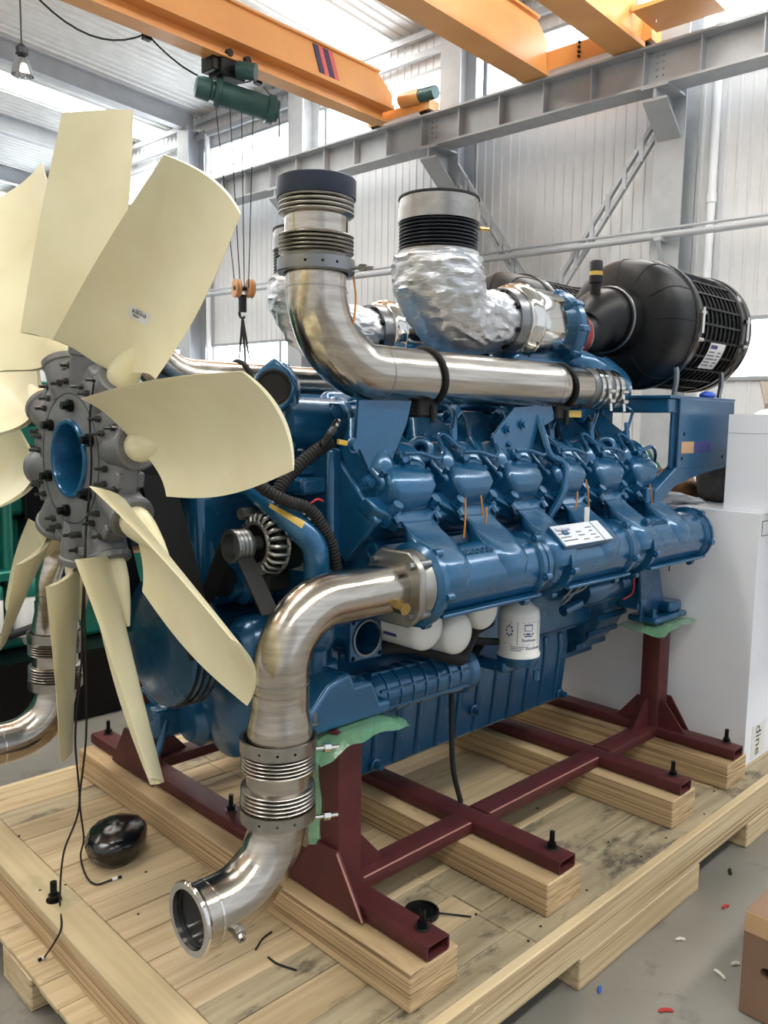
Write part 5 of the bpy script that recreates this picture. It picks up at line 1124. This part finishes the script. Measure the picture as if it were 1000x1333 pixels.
def lump(name, label, cat, c, rx, ry, rz, m, seed, amp=.25, fr=9, flat=None):
    s = MB().ell(c, rx, ry, rz, 28, 18); vs = []
    for p in s.v:
        q = V3(p); d = q-V3(c); k = 1+amp*noise.noise(V3((q.x*fr+seed, q.y*fr, q.z*fr)))+amp*.5*noise.noise(V3((q.x*fr*2.6, q.y*fr*2.6+seed, q.z*fr*2.6)))
        q = V3(c)+d*k
        if flat is not None and q.z < flat: q.z = flat
        vs.append(tuple(q))
    s.v = vs; return tag(s.build(name, m, smooth=70), label, cat)
lump('plastic_bag', 'white crumpled plastic sheet lying on the tall carton', 'bag', (2.02, .60, .935), .11, .24, .035, 'bag_white', 3, .35, 12, .921)
lump('rag_pile', 'brown rag heap on the tall carton behind white plastic', 'rag', (2.35, .72, .965), .2, .22, .075, 'rag_brown', 8, .4, 8, .921)
lump('grey_cloth', 'dark grey cloth bundle leaning by the open pale carton', 'cloth', (2.32, .36, 1.02), .13, .12, .13, 'cloth_grey', 5, .18, 7, .921)
lump('dark_bundle', 'dark plastic-wrapped bundle sticking out of brown carton', 'bundle', (2.85, .17, 1.37), .16, .13, .09, 'cloth_grey', 11, .25, 9)
lump('blue_bag', 'small bright blue bag behind the air filter strap', 'bag', (2.03, .335, 1.378), .05, .03, .016, 'blue_bag', 12, .2, 9, 1.3665)
lump('green_cloth', 'green cloth seen through gap in filter bracket', 'cloth', (2.5, .86, 1.01), .12, .10, .12, 'cloth_green', 15, .3, 8, .921)
bc = thing('brown_carton', 'brown taped carton with hand hole standing on concrete floor', 'carton', (1.05, -.65, FL))
bx_ = MB().box(.80, 1.3, -.95, -.41, FL+.001, -.02).build('box', 'carton_brown', bc, bevel=.004, smooth=0)
MB().box(.7985, .80, -.95, -.412, -.075, -.0195).build('tape_strip', 'tape', bc, smooth=0)
drill(bx_, [((.78, -.475, -.17), (.95, -.475, -.17), .016)])
MB().box(.92, 1.0, -.56, -.47, -.02, .02).build('black_foot', 'bolt_black', bc, bevel=.005)

# ================================================================ SMALL THINGS ON THE PLATFORM
bg_ = MB(); c = V3((-.222, 1.10, DK+.052)); bg_.ell((0, 0, 0), .115, .09, .068, 48, 28); vs = []
for p in bg_.v:
    q = V3(p); k = 1+.08*noise.noise(V3((q.x*12, q.y*12, q.z*24+2)))+.03*noise.noise(q*48)+.045*noise.noise(V3((q.x*10, q.y*40, q.z*10)))
    q = V3((q.x*k, q.y*k, q.z*k)); q.z = max(q.z, -.0515)
    if q.z > .035: q.z = .035+(q.z-.035)*.6
    vs.append(tuple(c+Matrix.Rotation(.75, 3, 'Z') @ q))
bg_.v = vs; tag(bg_.build('wrapped_bundle', 'black_gloss', smooth=80), 'round bundle wrapped in shiny black plastic on platform', 'bundle')
def cable(label, pts, tips):
    t = thing('black_cable', label, 'cable', pts[-1]); MB().tube(smooth_path(pts, 8), .0028, 8).build('wire', 'rubber', t)
    for a, b in tips:
        a, b = V3(a), V3(b); MB().cyl(a, a.lerp(b, .55), .005, seg=8).build('connector', 'label_white', t); MB().cyl(a.lerp(b, .5), b, .0045, seg=8).build('pin', 'bolt_black', t)
hubp = [PX(122, 500, -.455), PX(117, 545, -.458), PX(119, 600, -.458), PX(117, 640, -.458), PX(112, 690, -.455), PX(111, 725, -.47)]
zc = DK+.004
cable('thin black cable from fan hub ending on platform ledge', hubp+[PX(107, 800, -.47), PX(106, 860, -.45), PX(98, 960, -.44), PX(103, 1050, -.42), V3(PZ(83, 1110, .05)), V3(PZ(78, 1170, zc+.005)), PZ(80, 1205, zc), PZ(72, 1225, zc), PZ(58, 1246, -.195)], [(PZ(58, 1246, -.196), PZ(50, 1250, -.196))])
cable('thin black cable from fan hub curling beside the black bundle', [p+V3((.002, .006, 0)) for p in hubp[3:]]+[PX(110, 800, -.465), PX(112, 860, -.45), PX(112, 960, -.42), PX(104, 1040, -.38), V3(PZ(109, 1090, .0)), PZ(105, 1115, zc+.01), PZ(112, 1140, zc), PZ(125, 1151, zc), PZ(146, 1145, zc)], [(PZ(146, 1145, zc), PZ(158, 1141, zc))])
pc = thing('black_disc', 'round black plastic pipe cap with string lying on platform', 'cap', (.248, .234, DK))
MB().lathe((.248, .245, DK), (0, 0, 1), [(0, .048), (.012, .048), (.014, .042), (.006, .04), (.005, .001)], 32).build('cap', 'black_plastic', pc)
MB().tube(smooth_path([(.278, .21, DK+.006), (.31, .175, DK+.003), (.335, .14, DK+.003)], 5), .0025, 6).build('string', 'rubber', pc)
for i, (pts, lab) in enumerate((([(333, 1236), (342, 1222), (354, 1213)], 'short black cable offcut lying under steel pipe outlet'), ([(349, 1246), (362, 1255), (386, 1263)], 'longer black cable offcut lying on platform below pipe outlet'))):
    tag(MB().tube(smooth_path([PZ(a, b, DK+.003) for a, b in pts], 5), .0028, 6).build('cable_offcut', 'rubber'), lab, 'cable')
for i, (a, b, m_, lab) in enumerate(((886, 1225, 'scrap_white', 'white curled wood shaving on floor by brown carton'), (937, 1270, 'scrap_white', 'bent white strip on concrete floor beside carton'), (945, 1182, 'scrap_red', 'small red scrap lying on concrete floor'), (951, 1136, 'scrap_dark', 'dark wood splinter on concrete floor'), (781, 1290, 'blue_bag', 'tiny blue cap on concrete floor by skid block'), (867, 1318, 'scrap_red', 'tiny red plug on concrete floor'), (958, 1257, 'scrap_white', 'white torn strip against the brown carton'))):
    p = PZ(a, b, FL); s = random.uniform(.012, .022); an = random.uniform(0, 3)
    tag(MB().tube(smooth_path([p+V3((-s*math.cos(an), -s*math.sin(an), .004)), p+V3((.004, .003, .005)), p+V3((s*math.cos(an), s*math.sin(an), .004))], 4), [.002]+[.005]*7+[.002], 6).build('floor_scrap', m_), lab, 'scrap')
for i, (a, b) in enumerate(((667, 1172), (745, 1015), (622, 1316))):
    p = PZ(a, b, DK); tag(MB().tube([p+V3((-.02, 0, .003)), p+V3((.0, .006, .004)), p+V3((.02, .004, .003))], [.001, .0025, .001], 5).build('wood_splinter', 'plank'), 'thin pale wood splinter on the platform, '+('beside the second plywood bearer', 'between second and third bearers', 'at the edge by first bearer')[i], 'splinter')

# ================================================================ GREEN GENERATOR SET BEHIND
gs = thing('green_generator', 'green generator set on black skid standing behind the fan', 'generator', (.2, 3.3, FL))
GY = 2.81
MB().box(-2.4, 1.3, GY, GY+1.2, FL+.001, .06).build('skid', 'bolt_black', gs, bevel=.01)
MB().box(-2.4, 1.3, GY-.02, GY+.01, .0, .06).build('skid_flange', 'bolt_black', gs, smooth=0)
MB().box(-2.2, 1.0, GY+.22, GY+1.1, .06, .75).build('engine_block', 'green_machine', gs, bevel=.03)
MB().box(-2.2, .9, GY+.16, GY+.9, .75, 1.22).build('cylinder_heads', 'green_machine', gs, bevel=.03)
MB().box(-2.2, .75, GY+.12, GY+.7, 1.22, 1.34).build('rocker_cover', 'green_machine', gs, bevel=.02)
MB().box(-2.2, .8, GY+.10, GY+.3, 1.36, 1.42).build('top_rail', 'green_machine', gs, bevel=.01)
for k in range(8): MB().cyl((-1.4+.3*k, GY+.14, 1.36), (-1.4+.3*k, GY+.14, 1.28), .03, seg=12).build('head_bolt', 'green_machine', gs)
for x in (-.12, .0, .13, .45, .62): MB().cyl((x, GY+.12, .30), (x, GY+.12, 1.24), .028, seg=12).build('fuel_pipe', 'green_machine', gs)
MB().box(.22, .52, GY+.12, GY+.24, .55, 1.1).build('control_panel', 'bolt_black', gs, bevel=.01)
for x in (.02, .20):
    MB().lathe((x, GY+.08, .12), (0, 0, 1), [(0, .02), (.02, .03), (.04, .03), (.045, .06), (.05, .065), (.24, .065), (.25, .06)], 28).build('filter_can', 'white_can', gs)
    MB().lathe((x, GY+.08, .37), (0, 0, 1), [(0, .066), (.05, .066), (.09, .04)], 24).build('filter_head', 'green_machine', gs)
MB().box(-.1, .33, GY+.05, GY+.2, .45, .50).build('filter_bracket', 'green_machine', gs, bevel=.01)
MB().tube(smooth_path([(-.2, GY, .17), (.1, GY-.03, .21), (.35, GY, .26)], 5), .02, 10).build('hose', 'rubber', gs)
